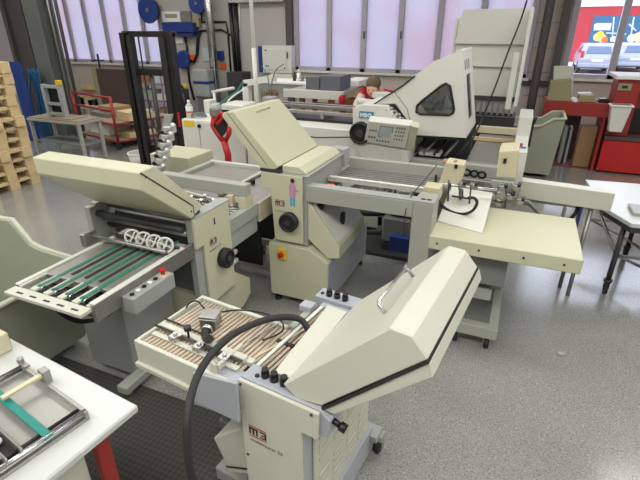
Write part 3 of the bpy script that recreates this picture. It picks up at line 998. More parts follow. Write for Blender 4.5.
# sensor box
p = fz(211, 320, .93)
t = thing('junction_box', 'small die-cast metal box with thick cable gland lying on the beige rollers', 'junction box', (p.x, p.y, .9), RF)
R45 = Matrix.Rotation(math.radians(20), 3, 'Z')
obj('box_body', MB().box(p.x - .045, p.x + .04, p.y - .035, p.y + .035, .90, .955, .006, rot=R45), 'steel', t)
obj('lid', MB().box(p.x - .047, p.x + .042, p.y - .037, p.y + .037, .956, .97, .004, rot=R45), 'steel', t)
obj('gland', MB().cyl((p.x + .02, p.y - .04, .925), (p.x + .035, p.y - .07, .925), .024, 14), 'chrome', t)
obj('cable', MB().tube(spline([(p.x + .035, p.y - .07, .925), (p.x + .07, p.y - .11, .93), (p.x + .13, p.y - .15, .97)], 6), .019, 10), 'rubber', t)
# thick hose
pts = [fz(200, 500, .70), fz(190, 470, .82), fz(187, 440, .92), fz(188, 412, .99), fz(196, 380, 1.03), fz(211, 355, 1.05), fz(234, 334, 1.05), fz(262, 321, 1.03), fz(285, 317, 1.0), fz(301, 320, .97), fz(309, 331, .93)]
obj('corrugated_hose', MB().tube(spline(pts, 8), .0145, 14), 'rubber', None, 'thick black hose arching over the beige roller table', 'hose', rz=RF)
pts = [fz(204, 308, .975), fz(197, 301, .95), fz(190, 303, .93), fz(186, 308, .9)]
obj('thin_cable', MB().tube(spline(pts, 6), .004, 6), 'rubber', None, 'thin black cable loop at left of the metal junction box', 'cable', rz=RF)
pts = [fz(222, 312, .95), fz(240, 310, .97), fz(262, 313, .96), fz(280, 320, .95), fz(283, 330, .93), fz(272, 337, .92), fz(262, 340, .91)]
obj('thin_cable', MB().tube(spline(pts, 6), .004, 6), 'rubber', None, 'thin black cable running right from metal junction box across rollers', 'cable', rz=RF)

# ================================================================== foreground table, lower left
RG = math.radians(-5.9)
RGI = Matrix.Rotation(-RG, 3, 'Z')


def gz(x, y, z):
    return RGI @ az(x, y, z)


c0 = gz(138, 405, .9)
t = thing('work_table', 'white topped work table with one red leg in bottom left corner', 'table', (c0.x - .4, c0.y - .4, 0), RG)
obj('table_top', MB().box(c0.x - 1.5, c0.x, c0.y - .95, c0.y, .868, .90, .006), 'tabletop', t)
obj('apron', MB().box(c0.x - 1.42, c0.x - .10, c0.y - .9, c0.y - .18, .25, .867, .003), 'cream2', t)
obj('leg', MB().box(c0.x - .10, c0.x - .06, c0.y - .15, c0.y - .10, 0, .867, .004), 'darkred', t, label='red leg')
obj('leg', MB().box(c0.x - 1.42, c0.x - 1.37, c0.y - .17, c0.y - .12, 0, .70, .004), 'darkred', t, label='red leg')
obj('leg', MB().box(c0.x - .14, c0.x - .09, c0.y - .9, c0.y - .85, 0, .70, .004), 'darkred', t, label='red leg')
obj('leg', MB().box(c0.x - 1.42, c0.x - 1.37, c0.y - .9, c0.y - .85, 0, .70, .004), 'darkred', t, label='red leg')
# belt unit on it: skew frame from far corner A(22,365) to right corner B(88,415)
A = az(22, 365, .93); B = az(88, 413, .93)
ux = (B - A); Lx = ux.length; ang = math.atan2(ux.y, ux.x)
RU = ang
RUI = Matrix.Rotation(-RU, 3, 'Z')
a0 = RUI @ A
t = thing('belt_feed_unit', 'flat steel feed unit with teal belt and chromed rollers lying on the white table', 'feed unit', (a0.x + Lx / 2, a0.y - .2, .9), RU)
X0, Y1 = a0.x, a0.y
W_ = .62
obj('base_plate', MB().box(X0, X0 + Lx, Y1 - W_, Y1, .901, .912, .001), 'sheet', t)
obj('side_rail', MB().box(X0, X0 + Lx, Y1 - .012, Y1 + .002, .901, .94, .002), 'steel', t)
for y in (Y1 - .30, Y1 - .16):
    pass
obj('end_roller', MB().cyl((X0 + Lx - .012, Y1, .93), (X0 + Lx - .012, Y1 - W_, .93), .012, 12), 'chrome', t)
obj('end_roller', MB().cyl((X0 + Lx - .042, Y1, .93), (X0 + Lx - .042, Y1 - W_, .93), .007, 12), 'black', t)
obj('end_roller', MB().cyl((X0 + .015, Y1, .93), (X0 + .015, Y1 - W_, .93), .012, 12), 'chrome', t)
obj('corner_bolt', MB().cyl((X0 + .0, Y1 - .0, .94), (X0 + .0, Y1 - .0, .965), .012, 12).box(X0 - .02, X0 + .05, Y1 - .01, Y1 + .01, .94, .948), 'steel', t)
obj('teal_belt', MB().box(X0 + .005, X0 + Lx, Y1 - .145, Y1 - .118, .935, .940, .001), 'teal', t)
obj('teal_belt', MB().box(X0 + .005, X0 + Lx, Y1 - .42, Y1 - .39, .935, .940, .001), 'teal', t)
p0 = RUI @ az(2, 400, .95); p1 = RUI @ az(44, 375, .95)
dd = (p1 - p0).normalized(); pp = Vector((-dd.y, dd.x, 0)) * .011
obj('cross_bar', MB().slab([p0 - pp, p1 - pp, p1 + pp, p0 + pp], .012, .002), 'yellowed', t, label='cream cross bar')
obj('end_block', MB().box(p1.x - .02, p1.x + .02, p1.y - .012, p1.y + .018, .915, .975, .003), 'steel', t)
bx = MB()
obj('ball_rail', MB().box(X0 + .03, X0 + Lx - .01, Y1 - .215, Y1 - .207, .915, .955, .002).box(X0 + .03, X0 + Lx - .01, Y1 - .26, Y1 - .252, .915, .955, .002), 'steel', t)
obj('ball_tray', MB().box(X0 + .03, X0 + Lx - .04, Y1 - .251, Y1 - .216, .913, .925), 'black', t)
for k in range(9):
    obj('white_ball', MB().ball((X0 + .06 + k * .034, Y1 - .233, .938), .0125, u=12, v=8), 'paper', t)
b0 = RGI @ az(9, 352, .9)
obj('cream_box', MB().box(b0.x - .2, b0.x, b0.y - .08, b0.y + .02, .901, .99, .005), 'yellowed', None, 'cream plastic block on white table at left picture edge', 'box', loc=(b0.x - .1, b0.y, .901), rz=RG)

# mat
obj('rubber_mat', MB().box(-2.75, -1.05, .15, 1.66, .001, .012, .003), 'mat', None, 'dark studded rubber mat on the floor under the front machine', 'floor mat')


# ================================================================== poly bins
def poly_bin(label, flip, loc, prof, y0, y1, group=None, taper=.06):
    """prof: rim line (x, z) from one end to the other; bottom narrower."""
    t = thing('poly_bin', label, 'bin', loc)
    x0, x1 = prof[0][0], prof[-1][0]
    m = MB()
    bm = m.bm
    th = .02
    def ring_at(off, bottom, zoff=0):
        pts = []
        a, b = x0 + off, x1 - off
        for x, z in prof:
            xx = min(max(x, a), b)
            pts.append((xx, y0 + off, z))
        for x, z in reversed(prof):
            xx = min(max(x, a), b)
            pts.append((xx, y1 - off, z))
        if bottom:
            n = len(prof)
            out = []
            for i, (x, y, z) in enumerate(pts):
                cx = (x0 + x1) / 2
                xx = cx + (x - cx) * (1 - taper * 2)
                yy = y + (taper if y < (y0 + y1) / 2 else -taper)
                out.append((xx, yy, .06 + zoff))
            return out
        return pts
    ro = [bm.verts.new(p) for p in ring_at(0, False)]
    ri = [bm.verts.new(p) for p in ring_at(th, False)]
    bo = [bm.verts.new(p) for p in ring_at(0, True)]
    bi = [bm.verts.new(p) for p in ring_at(th, True, .03)]
    k = len(ro)
    for i in range(k):
        j = (i + 1) % k
        bm.faces.new([ro[i], ro[j], ri[j], ri[i]])
        bm.faces.new([bo[i], bo[j], ro[j], ro[i]])
        bm.faces.new([ri[i], ri[j], bi[j], bi[i]])
    bm.faces.new(list(reversed(bo)))
    bm.faces.new(bi)
    bmesh.ops.remove_doubles(bm, verts=bm.verts, dist=.0005)
    bmesh.ops.recalc_face_normals(bm, faces=bm.faces)
    obj('tub', m, 'binpoly', t)
    lip = []
    for p in ring_at(-.012, False):
        lip.append(Vector(p))
    obj('rim', MB().tube(lip, .02, 8, closed=True), 'binlip', t)
    base = ring_at(.05, True)
    xs_ = [p[0] for p in base]; ys_ = [p[1] for p in base]
    obj('base_frame', MB().box(min(xs_) + .02, max(xs_) - .02, min(ys_) + .02, max(ys_) - .02, .035, .06), 'dark', t)
    for x in (min(xs_) + .08, max(xs_) - .08):
        for y in (min(ys_) + .08, max(ys_) - .08):
            obj('caster_wheel', MB().cyl((x - .015, y, .02), (x + .015, y, .02), .02, 12), 'rubber', t)
    return t


poly_bin('grey-green plastic bin with stepped rim beside the belt table, left edge', 0, (-3.3, 1.5, 0),
         [(-4.3, .87), (-3.42, .87), (-3.29, .88), (-3.15, .72), (-3.05, .69), (-2.62, .67)], 1.1, 1.92)
poly_bin('grey-green plastic bin with stepped rim below red workbench', 0, (.1, 8.0, 0),
         [(-.42, .80), (.22, .80), (.34, .82), (.48, .93), (.64, .94)], 7.72, 8.42, taper=.05)

# ================================================================== table on castors, right
t = thing('castor_table', 'white topped table with cut corner and black tubular legs at right edge', 'table', (1.3, 4.7, 0))
obj('table_top', MB().prism([(.80, 4.36), (.96, 4.02), (2.3, 4.10), (2.3, 5.35), (.73, 5.18)], 'z', .715, .75, .003), 'tabletop', t)
obj('edge_band', MB().prism([(.82, 4.38), (.97, 4.05), (2.28, 4.13), (2.28, 5.32), (.76, 5.14)], 'z', .66, .714, .003), 'dark', t)
L1 = az(604, 293, 0); L2 = az(624, 258, 0)
def cleg(x, y):
    obj('leg', MB().cyl((x, y, .14), (x, y, .66), .022, 12), 'dark', t)
    obj('caster_collar', MB().cyl((x, y, .12), (x, y, .14), .035, 14), 'dark', t)
    obj('caster_wheel', MB().cyl((x - .014, y, .04), (x + .014, y, .04), .04, 16).box(x - .02, x + .02, y - .02, y + .03, .05, .12), 'rubber', t)
cleg(L1.x, L1.y); cleg(L2.x, L2.y); cleg(2.2, 4.25); cleg(2.2, 5.15)
obj('crossbar', MB().tube([(.96, 4.21, .38), (2.2, 4.25, .38)], .014, 8), 'steel', t)
obj('crossbar', MB().tube([(.85, 5.05, .38), (1.24, 5.07, .40), (2.2, 5.15, .38)], .014, 8), 'steel', t)
obj('diagonal_brace', MB().tube([(.80, 4.55, .66), (1.0, 4.35, .32), (1.24, 4.4, .22)], .013, 8), 'steel', t)
obj('diagonal_brace', MB().tube([(.84, 5.05, .38), (1.1, 4.8, .34), (1.3, 4.5, .30)], .013, 8), 'steel', t)
p = az(632, 215, .75)
pb = az(640, 213, .75)
obj('ring_binder', MB().box(p.x, p.x + .3, p.y - .02, p.y + .22, .751, .78, .004), 'grey', None, 'flat grey slab lying on white castor table, cut by right edge', 'folder')
p = az(560.5, 355, 0)
obj('plastic_clip', MB().box(p.x - .022, p.x + .012, p.y - .015, p.y + .015, .0, .02, .003).cyl((p.x + .018, p.y - .012, .011), (p.x + .018, p.y + .012, .011), .011, 12), 'bluegrey', None, 'tiny pale grey clip lying on the open floor', 'clip')

# ================================================================== D: long machine behind the centre line
YD = 4.62
t = thing('finishing_machine', 'long off-white finishing machine with blue label and black round fan inlet', 'machine', (-2.1, 5.0, 0))
z0 = .12
pts = [(-2.95, z0), (-1.30, z0), (-1.30, .80), (-1.42, 1.16), (-2.95, 1.19)]
obj('long_body', MB().prism([(-2.95, .5), (-1.62, .5), (-1.45, .70), (-1.45, 1.12), (-1.62, 1.17), (-2.95, 1.17)], 'y', YD, 5.35, .01), 'white', t)
obj('plinth', MB().box(-2.9, -1.3, YD + .06, 5.3, .06, .5), 'cream2', t)
g = MB()
a, b_, c = at(352, 138, YD - .001), at(317, 137, YD - .001), at(362, 160, YD - .001)
def seam(mb, *ps, r=.006):
    mb.tube([Vector(p) for p in ps], r, 6)
seam(g, at(290, 134, YD), at(317, 137.5, YD), at(350, 137, YD), at(361, 151, YD), at(361, 161, YD))
seam(g, at(361, 160, YD), at(392, 161, YD))
obj('seam', g, 'black', t)
obj('top_gap', MB().box(-2.95, -1.66, 4.9, 5.2, 1.171, 1.20), 'black', t)
rl_ = MB()
for (y, z) in ((4.95, 1.26), (5.1, 1.30), (5.25, 1.30)):
    obj('top_rail', MB().box(-2.95, -1.62, y, y + .035, z - .02, z + .02, .003), 'steel', t)
for x in (-2.6, -2.1, -1.68):
    obj('rail_post', MB().box(x - .02, x + .02, 4.93, 5.3, 1.17, 1.26), 'steel', t)
# head with blue label
hp = [at(353, 139, YD - .1), at(352.5, 108, YD - .1), at(362, 104.5, YD - .1), at(387, 106, YD - .1), at(397, 119, YD - .1), at(412, 128, YD - .1), at(408, 163, YD - .1), at(362, 160, YD - .1)]
obj('drive_head', MB().prism([(v.x, v.z) for v in hp], 'y', YD - .1, YD + .55, .006), 'white', t)
p = [at(359.5, 111, YD - .105), at(374, 112, YD - .105), at(373, 118.6, YD - .105), at(359, 117.8, YD - .105)]
lb = obj('blue_label', MB().slab(p, -.004), 'bluelabel', t)
u = (p[1] - p[0]).normalized()
text('lettering', 'MBO', .055, p[3] + u * .01 + Vector((0, -.006, .012)), 'paper', t, xdir=u, bold=.002, space=1.1)
fc = at(360.5, 133, YD - .12)
fo = obj('fan_inlet', MB().cyl((fc.x, YD - .08, fc.z), (fc.x, YD - .14, fc.z), .115, 30).ring((fc.x, YD - .14, fc.z), (0, 1, 0), .1, .015, 30), 'black', t)
obj('fan_hub', MB().cyl((fc.x, YD - .14, fc.z), (fc.x, YD - .155, fc.z), .04, 18), 'dark', fo)
ms = MB()
random.seed(3)
for (a, b_) in ((383, 112), (388, 110), (392, 113), (396, 116), (399, 120), (390, 117), (394, 121), (402, 122)):
    q_ = at(a, b_, YD - .05)
    ms.ball(q_, .035 + random.random() * .012, u=8, v=6)
    ms.cyl(q_, q_ + Vector((.05, -.05, .03)), .01, 6)
o_ = obj('clamp_cluster', ms, 'steel', t)
o_['kind'] = 'stuff'
# control panel
cp = [at(368, 121, 4.36), at(410.5, 125.6, 4.36), at(405.5, 149, 4.48), at(364, 142, 4.48)]
t2 = thing('operator_console', 'tilted off-white control panel with keypad and small display beside black fan inlet', 'control panel', (cp[3].x, 4.45, cp[3].z - .02))
obj('panel_body', MB().slab([cp[0], cp[3], cp[2], cp[1]], -.09, .006), 'white', t2)
e0, ex, ey = cp[0], (cp[1] - cp[0]), (cp[3] - cp[0])
nrm = ex.cross(ey).normalized() * -1
if nrm.y > 0: nrm = -nrm
def cpq(u0, u1, v0, v1, th=.004):
    P = lambda u, v: e0 + ex * u + ey * v + nrm * .001
    qd = [P(u0, v0), P(u1, v0), P(u1, v1), P(u0, v1)]
    m = MB()
    nn_ = (qd[1] - qd[0]).cross(qd[3] - qd[0]).normalized()
    m.slab(qd, th if nn_.dot(nrm) > 0 else -th)
    return m
obj('display', cpq(.33, .62, .18, .62), 'screen', t2)
obj('display_edge', cpq(.31, .64, .14, .66, .002), 'greyink', t2)
def keys(name, us, vs, m, du=.035, dv=.08):
    mm = MB()
    for u_ in us:
        for v_ in vs:
            P = lambda u, v: e0 + ex * u + ey * v + nrm * .001
            qd = [P(u_, v_), P(u_ + du, v_), P(u_ + du, v_ + dv), P(u_, v_ + dv)]
            nn_ = (qd[1] - qd[0]).cross(qd[3] - qd[0])
            mm.slab(qd, .006 if nn_.dot(nrm) > 0 else -.006)
    o_ = obj(name, mm, m, t2)
    o_['kind'] = 'stuff'
keys('keypad', [.70 + k * .06 for k in range(4)], [.12 + k * .17 for k in range(4)], 'greyink')
keys('key_row', [.08, .15, .22], [.35, .66], 'greyink')
keys('key_row', [.30 + k * .07 for k in range(5)], [.80], 'ink', .03, .07)
obj('side_cheek', MB().slab([cp[1] + Vector((.005, 0, 0)), cp[2] + Vector((.005, 0, 0)), cp[2] + Vector((.075, .02, 0)), cp[1] + Vector((.075, .02, -.02))], -.08, .004), 'cream', t2)
pbk = at(405, 160, 4.5)
obj('panel_arm', MB().box(pbk.x - .04, pbk.x + .02, 4.50, 4.54, .35, cp[2].z - .03, .004), 'white', t2)
# machinery left open below the panel
t = thing('finisher_frame', 'dark open mechanism with rollers and grey cross beams under big windowed hood', 'machine frame', (-.6, 5.0, 0))
obj('base_beam', MB().box(-1.3, .06, 4.66, 4.76, .80, .92, .006), 'greygreen', t)
obj('base_beam', MB().box(-1.3, .06, 4.70, 5.5, .08, .20, .006), 'midgrey', t)
obj('back_plate', MB().box(-1.3, -.45, 5.4, 5.44, .2, 1.15), 'dark', t)
for x in (-1.28, -.75, .0):
    obj('post', MB().box(x - .03, x + .03, 4.70, 4.76, 0, .80, .004), 'greygreen', t)
for k in range(7):
    x = -1.2 + k * .11
    obj('slanted_rod', MB().cyl((x, 4.8, .94), (x + .12, 4.95, 1.12), .016, 8), 'steel' if k % 2 else 'black', t)
obj('drive_wheel', MB().cyl((-1.12, 4.70, .98), (-1.12, 4.78, .98), .10, 22).ring((-1.12, 4.70, .98), (0, 1, 0), .08, .015, 24), 'black', t)
obj('motor_box', MB().box(-1.05, -.78, 4.72, 5.0, .50, .78, .01), 'dark', t)
obj('white_sheet', MB().box(-.92, -.7, 4.8, 5.0, .93, .96), 'paper', t)
for k in range(3):
    p = at(467 + k * 7.5, 172 + k * 1.2, 4.62)
    obj('black_ring', MB().ring((p.x, 4.60, p.z), (0, 1, .3), .035, .012, 18), 'black', t)
obj('front_plate', MB().box(-.55, .06, 4.64, 4.66, .55, .80, .003), 'greygreen', t)
# run-out bed going back
t = thing('runout_bed', 'worn steel run-out bed leading back between windowed hood and white side boxes', 'conveyor', (-.25, 5.6, 0))
obj('bed_plate', MB().box(-.44, -.02, 4.80, 6.45, .86, .885, .003), 'sheet', t)
obj('front_lip', MB().box(-.46, .0, 4.77, 4.80, .80, .905, .003), 'grey', t)
obj('cross_strip', MB().box(-.5, .04, 5.95, 6.0, .89, .93, .003), 'wood', t)
obj('cross_strip', MB().box(-.5, .04, 6.4, 6.5, .9, .98, .003), 'yellowed', t)
obj('leg', MB().box(-.42, -.36, 6.3, 6.36, 0, .86), 'dark', t)
obj('leg', MB().box(-.08, -.02, 6.3, 6.36, 0, .86), 'dark', t)
p0, p1 = at(506, 167, 4.75), at(525, 130, 5.9)
obj('side_box', MB().box(0.0, .13, 4.72, 5.5, .70, 1.08, .006), 'white', t)
obj('side_box', MB().box(.0, .14, 5.5, 6.1, .80, 1.28, .006), 'white', t)
pk_ = at(501, 142, 5.0)
obj('red_button', MB().cyl((.06, 4.95, 1.08), (.06, 4.95, 1.11), .02, 12), 'red', t)
obj('blue_loop', MB().ring((.085, 4.88, 1.085), (0, 0, 1), .028, .006, 16), 'bluelabel', t)
obj('black_lever', MB().box(.14, .165, 5.55, 5.60, .95, 1.20, .006).cyl((.15, 5.57, 1.2), (.17, 5.57, 1.28), .02, 8), 'black', t)
# windowed cover
cv = [(376, 104), (402, 87), (416, 74.5), (434, 61), (438, 60), (461, 49.5), (466, 138), (416, 135), (409, 124), (395, 105)]
cvp = [at(a, b_, YD) for a, b_ in cv]
prof = [(v.x, v.z) for v in cvp]
t = thing('machine_hood', 'large white wedge-shaped machine hood with a rounded triangular window', 'machine hood', (-.8, 5.0, 0))
# triangular window hole is built as panels round it
win = [at(a, b_, YD) for a, b_ in ((416.5, 112), (417, 106), (422, 101), (441, 86), (446, 83.5), (450, 86), (454, 109), (453, 113), (449, 115), (420, 114))]
wpr = [(v.x, v.z) for v in win]


def plate_with_hole(outer, hole, y0, y1):
    from mathutils.geometry import tessellate_polygon
    m = MB()
    bm = m.bm
    O = [Vector((x, z, 0)) for x, z in outer]
    Hh = [Vector((x, z, 0)) for x, z in hole]
    tris = tessellate_polygon([O, Hh])
    allp = outer + hole
    va = [bm.verts.new((x, y0, z)) for x, z in allp]
    vb = [bm.verts.new((x, y1, z)) for x, z in allp]
    for tr_ in tris:
        try:
            bm.faces.new([va[i] for i in tr_]); bm.faces.new([vb[i] for i in reversed(tr_)])
        except ValueError:
            pass
    for lo, n in ((0, len(outer)), (len(outer), len(hole))):
        for i in range(n):
            j = (i + 1) % n
            bm.faces.new([va[lo + i], va[lo + j], vb[lo + j], vb[lo + i]])
    bmesh.ops.recalc_face_normals(bm, faces=bm.faces)
    return m


hsh = plate_with_hole(prof, wpr, YD, YD + .03)
obj('front_shell', hsh, 'white', t)
obj('back_shell', MB().prism(prof, 'y', YD + .83, YD + .85), 'white', t)
sk = MB()
for i in range(0, 5):
    (xa, za), (xb, zb) = prof[i], prof[i + 1]
    sk.slab([(xa, YD + .03, za), (xb, YD + .03, zb), (xb, YD + .83, zb), (xa, YD + .83, za)], -.02)
obj('top_shell', sk, 'white', t)
(xa, za), (xb, zb) = prof[5], prof[6]
rs = MB()


def sx(z):
    return xa + (xb - xa) * (za - z) / (za - zb)


def side(y0, y1, zl, zh, mb, off=0.0, th=-.02):
    mb.slab([(sx(zl) - off, y0, zl), (sx(zl) - off, y1, zl), (sx(zh) - off, y1, zh), (sx(zh) - off, y0, zh)], th)


side(YD + .03, YD + .28, zb, za, rs)
side(YD + .62, YD + .83, zb, za, rs)
side(YD + .28, YD + .62, zb, zb + .12, rs)
side(YD + .28, YD + .62, za - .24, za, rs)
obj('side_shell', rs, 'white', t)
sw_ = MB()
side(YD + .28, YD + .62, zb + .12, za - .24, sw_, .008, -.004)
obj('side_window', sw_, 'smoke', t)
sl = MB()
for k in range(3):
    side(YD + .2 + k * .14, YD + .24 + k * .14, za - .19, za - .10, sl, -.001, .002)
o_ = obj('vent_slot', sl, 'black', t)
o_['kind'] = 'stuff'
obj('window_pane', MB().prism(wpr, 'y', YD + .012, YD + .016), 'smoke', t)
obj('window_gasket', MB().tube([Vector((x, YD - .002, z)) for x, z in wpr], .013, 8, closed=True), 'black', t)
sm_ = MB()
seam(sm_, at(372, 105.5, YD - .01), at(402, 86, YD - .01), at(415, 76, YD - .01), r=.008)
obj('edge_seal', sm_, 'black', t)
sm_ = MB()
seam(sm_, at(379, 105, YD - .01), at(395, 104.5, YD - .01), at(409, 124.5, YD - .01), r=.010)
obj('edge_seal', sm_, 'black', t)
sm_ = MB()
seam(sm_, at(394.5, 92, YD - .002), at(407, 108, YD - .002), at(410, 120, YD - .002), r=.003)
obj('panel_seam', sm_, 'greyink', t)
obj('bottom_trim', MB().box(prof[7][0], prof[6][0], YD, YD + .83, prof[7][1] - .02, prof[7][1] - .004), 'black', t)
for (a, b_, c, d_) in ((430, 102, 441, 92), (432, 109, 440, 101), (440, 112, 446, 96)):
    obj('inner_bar', MB().cyl(at(a, b_, YD + .4), at(c, d_, YD + .4), .02, 8), 'steel', t)
obj('inner_block', MB().box(-.85, -.65, YD + .35, YD + .55, 1.24, 1.36, .01).box(-.72, -.6, YD + .2, YD + .3, 1.24, 1.32), 'paper', t)
# tall box behind
YK = 7.0
t = thing('tall_hood', 'tall white open cabinet hood standing behind the windowed hood, shelves dark below', 'machine hood', (-.5, 7.3, 0))
x0, x1 = at(459, 12, YK).x, at(531, 9, YK).x
zt, zb = at(495, 9, YK).z, at(495, 96, YK).z
obj('back_panel', MB().prism([(x0 + .03, zb - .25), (x1, zb - .25), (x1, zt), (x0 + .1, zt), (x0, zt - .12)], 'y', YK, YK + .03, .004), 'white', t)
obj('upper_band', MB().prism([(x0, zt - .42), (x1, zt - .42), (x1, zt), (x0 + .06, zt)], 'y', YK - .06, YK - .001, .004), 'white', t)
rb_ = at(486, 35, YK)
obj('panel_rib', MB().box(x0 + .2, x1 - .02, YK - .05, YK - .001, rb_.z - .02, rb_.z + .01, .003), 'white', t)
rb_ = at(486, 65, YK)
obj('panel_rib', MB().box(x0 + .25, x1 - .05, YK - .05, YK - .001, rb_.z - .02, rb_.z + .01, .003), 'white', t)
obj('side_panel', MB().box(x1, x1 + .04, YK - .55, YK + .5, zb - .05, zt, .004), 'white', t)
obj('side_slot', MB().box(x1 - .006, x1 - .0, YK - .45, YK - .38, zb + .1, zb + .75), 'black', t)
obj('side_panel', MB().box(x0 - .03, x0, YK, YK + .5, zb - .05, zt - .1, .004), 'white', t)
obj('top_panel', MB().box(x0 + .1, x1, YK + .03, YK + .5, zt - .03, zt, .004), 'white', t)
obj('edge_post', MB().box(x1 - .10, x1 - .03, YK - .5, YK - .44, zb - .10, zt - .5, .004), 'white', t)
bsd = MB().box(x0, x1 + .04, YK - .02, YK + .5, .0, zb - .28)
obj('base_cabinet', bsd, 'dark', t)
gr_ = MB()
for k in range(8):
    x = x0 + .30 + k * .075
    gr_.box(x, x + .03, YK - .10, YK - .06, zb - .24, zb - .06)
o_ = obj('slat', gr_, 'steel', t)
o_['kind'] = 'stuff'
obj('slat_bar', MB().box(x0 + .2, x1, YK - .05, YK - .02, zb - .26, zb - .22).box(x0 + .2, x1, YK - .05, YK - .02, zb - .06, zb), 'dark', t)
obj('drive_cable', MB().tube(spline([at(527, 0, 6.2), at(520, 22, 6.2), at(508, 52, 6.1), at(494, 90, 6.0), at(480, 124, 5.9), at(471, 142, 5.6)], 6), .010, 7), 'rubber', None, 'black cable hanging diagonally in front of the tall white open hood', 'cable')

# left cabinets of the long machine
t = thing('control_cabinet', 'off-white switch cabinet with yellow label, left end of the long finishing machine', 'cabinet', (-3.4, 4.9, 0))
obj('cabinet_body', MB().box(-3.88, -2.97, YD, 5.25, .06, 1.13, .008), 'white', t)
obj('door', MB().box(-3.87, -3.62, YD - .012, YD - .001, .10, 1.11, .004), 'white', t)
obj('door', MB().box(-3.61, -2.98, YD - .012, YD - .001, .10, 1.11, .004), 'white', t)
p = at(188.5, 123.5, YD - .013)
obj('yellow_label', MB().box(p.x - .07, p.x + .09, YD - .015, YD - .0125, p.z - .035, p.z + .035), 'yellow', t)
p = at(199.5, 126, YD - .013)
obj('lock', MB().cyl((p.x, YD - .012, p.z), (p.x, YD - .03, p.z), .022, 12), 'black', t)
obj('plinth', MB().box(-3.85, -3.0, YD + .04, 5.2, 0, .06), 'dark', t)
t = thing('printer_box', 'low white device box standing on the long machine left of the raised hood', 'device', (-3.0, 4.9, 1.172))
obj('case', MB().box(at(221, 108, 4.72).x, at(244, 108, 4.72).x, 4.72, 5.05, 1.172, at(232, 104.5, 4.72).z, .015), 'white', t)
p = at(225, 111.5, 4.715)
obj('slot', MB().box(p.x - .07, p.x + .05, 4.714, 4.7195, p.z - .02, p.z + .02), 'black', t)
t = thing('spray_bottle', 'white plastic bottle standing on the switch cabinet', 'bottle', (-3.80, 4.75, 1.131))
p = at(189, 107, 4.75)
obj('bottle_body', MB().cyl((p.x, 4.75, 1.131), (p.x, 4.75, 1.27), .045, 16).cyl((p.x, 4.75, 1.27), (p.x, 4.75, 1.30), .045, 16, r2=.018), 'white', t)
obj('cap', MB().cyl((p.x, 4.75, 1.30), (p.x, 4.75, 1.34), .018, 12), 'paper', t)
obj('label', MB().cyl((p.x, 4.75, 1.19), (p.x, 4.75, 1.21), .0457, 16), 'orange', t)
p = at(199, 117, 4.8)
cl_ = MB()
for k in range(4):
    cl_.ring((p.x, 4.8, 1.145 + k * .012), (0, .1, 1), .10 - k * .008, .006, 24, 6)
obj('cable_coil', cl_, 'midgrey', None, 'grey coiled cable lying on top of the switch cabinet', 'cable')

# thin pole, gantry arm
t = thing('service_pole', 'thin white pole rising from the long machine out of the picture', 'pole', (-2.77, YD + .3, 1.17))
obj('pole', MB().cyl((-2.93, 4.88, 1.17), (-2.93, 4.88, 4.59), .022, 14), 'white', t)
obj('sleeve', MB().cyl((-2.93, 4.88, 1.17), (-2.93, 4.88, 1.95), .027, 14), 'white', t)
YG = 5.6
t = thing('gantry_arm', 'white bent gantry arm behind the thin pole', 'machine arm', tuple(at(248, 110, YG).xy) + (0,))
a, b_, c = at(248.5, 112, YG), at(248.5, 84, YG), at(275, 78, YG)
obj('post', MB().box(a.x - .05, a.x + .05, YG - .05, YG + .05, .0, b_.z + .02, .008), 'white', t)
obj('arm', MB().slab([b_ + Vector((-.06, -.05, -.04)), c + Vector((0, -.05, -.04)), c + Vector((0, -.05, .04)), b_ + Vector((-.06, -.05, .05))], -.1, .004), 'white', t)
obj('end_cap', MB().box(b_.x - .09, b_.x - .06, YG - .05, YG + .05, b_.z - .03, b_.z + .05), 'black', t)
p = at(269, 95, 5.4)
t = thing('brush_bundle', 'brown bundle of brush twigs behind the raised hood of the upright folding machine', 'brush', (p.x, 5.4, p.z - .12))
bb = MB()
random.seed(5)
for k in range(60):
    an = random.random() * 2 * PI; r_ = random.random() * .09
    bb.cyl((p.x + math.cos(an) * r_ * .7, 5.4 + math.sin(an) * r_ * .7, p.z - .14), (p.x + math.cos(an) * r_ * 1.4, 5.4 + math.sin(an) * r_ * 1.4, p.z + .02 + random.random() * .06), .012, 5)
obj('bristle', bb, 'plant', t).__setitem__('kind', 'stuff')
obj('wire', MB().tube(spline([p, at(268, 78, 5.4), at(262, 66, 5.4)], 5), .007, 6).tube(spline([p, at(275, 72, 5.4), at(284, 64, 5.4)], 5), .007, 6), 'midgrey', t)
wr = MB()
for k, ps in enumerate((((216, 108), (226, 99), (236, 92), (243, 82)), ((219, 106), (230, 96), (241, 90)), ((228, 102), (236, 94), (246, 88)))):
    obj('green_wire' if k < 2 else 'white_wire', MB().tube(spline([(at(*ps[0], 5.1).x, 5.1, 1.145)] + [at(a, b_, 5.1) for a, b_ in ps], 5), .012, 6), 'green' if k < 2 else 'paper', None,
        ('lower green cable slanting up behind red pallet truck handle', 'upper green cable slanting up behind red pallet truck handle', 'white cable slanting up beside the green cables')[k], 'cable')
obj('slim_rod', MB().cyl(at(212, 92, 5.5), at(234, 88, 5.5), .02, 8).cyl(at(214, 92, 5.5), (at(214, 92, 5.5).x, 5.5, 0), .02, 8), 'white', None, 'white bent rod stand behind the slanting green cables', 'rod')

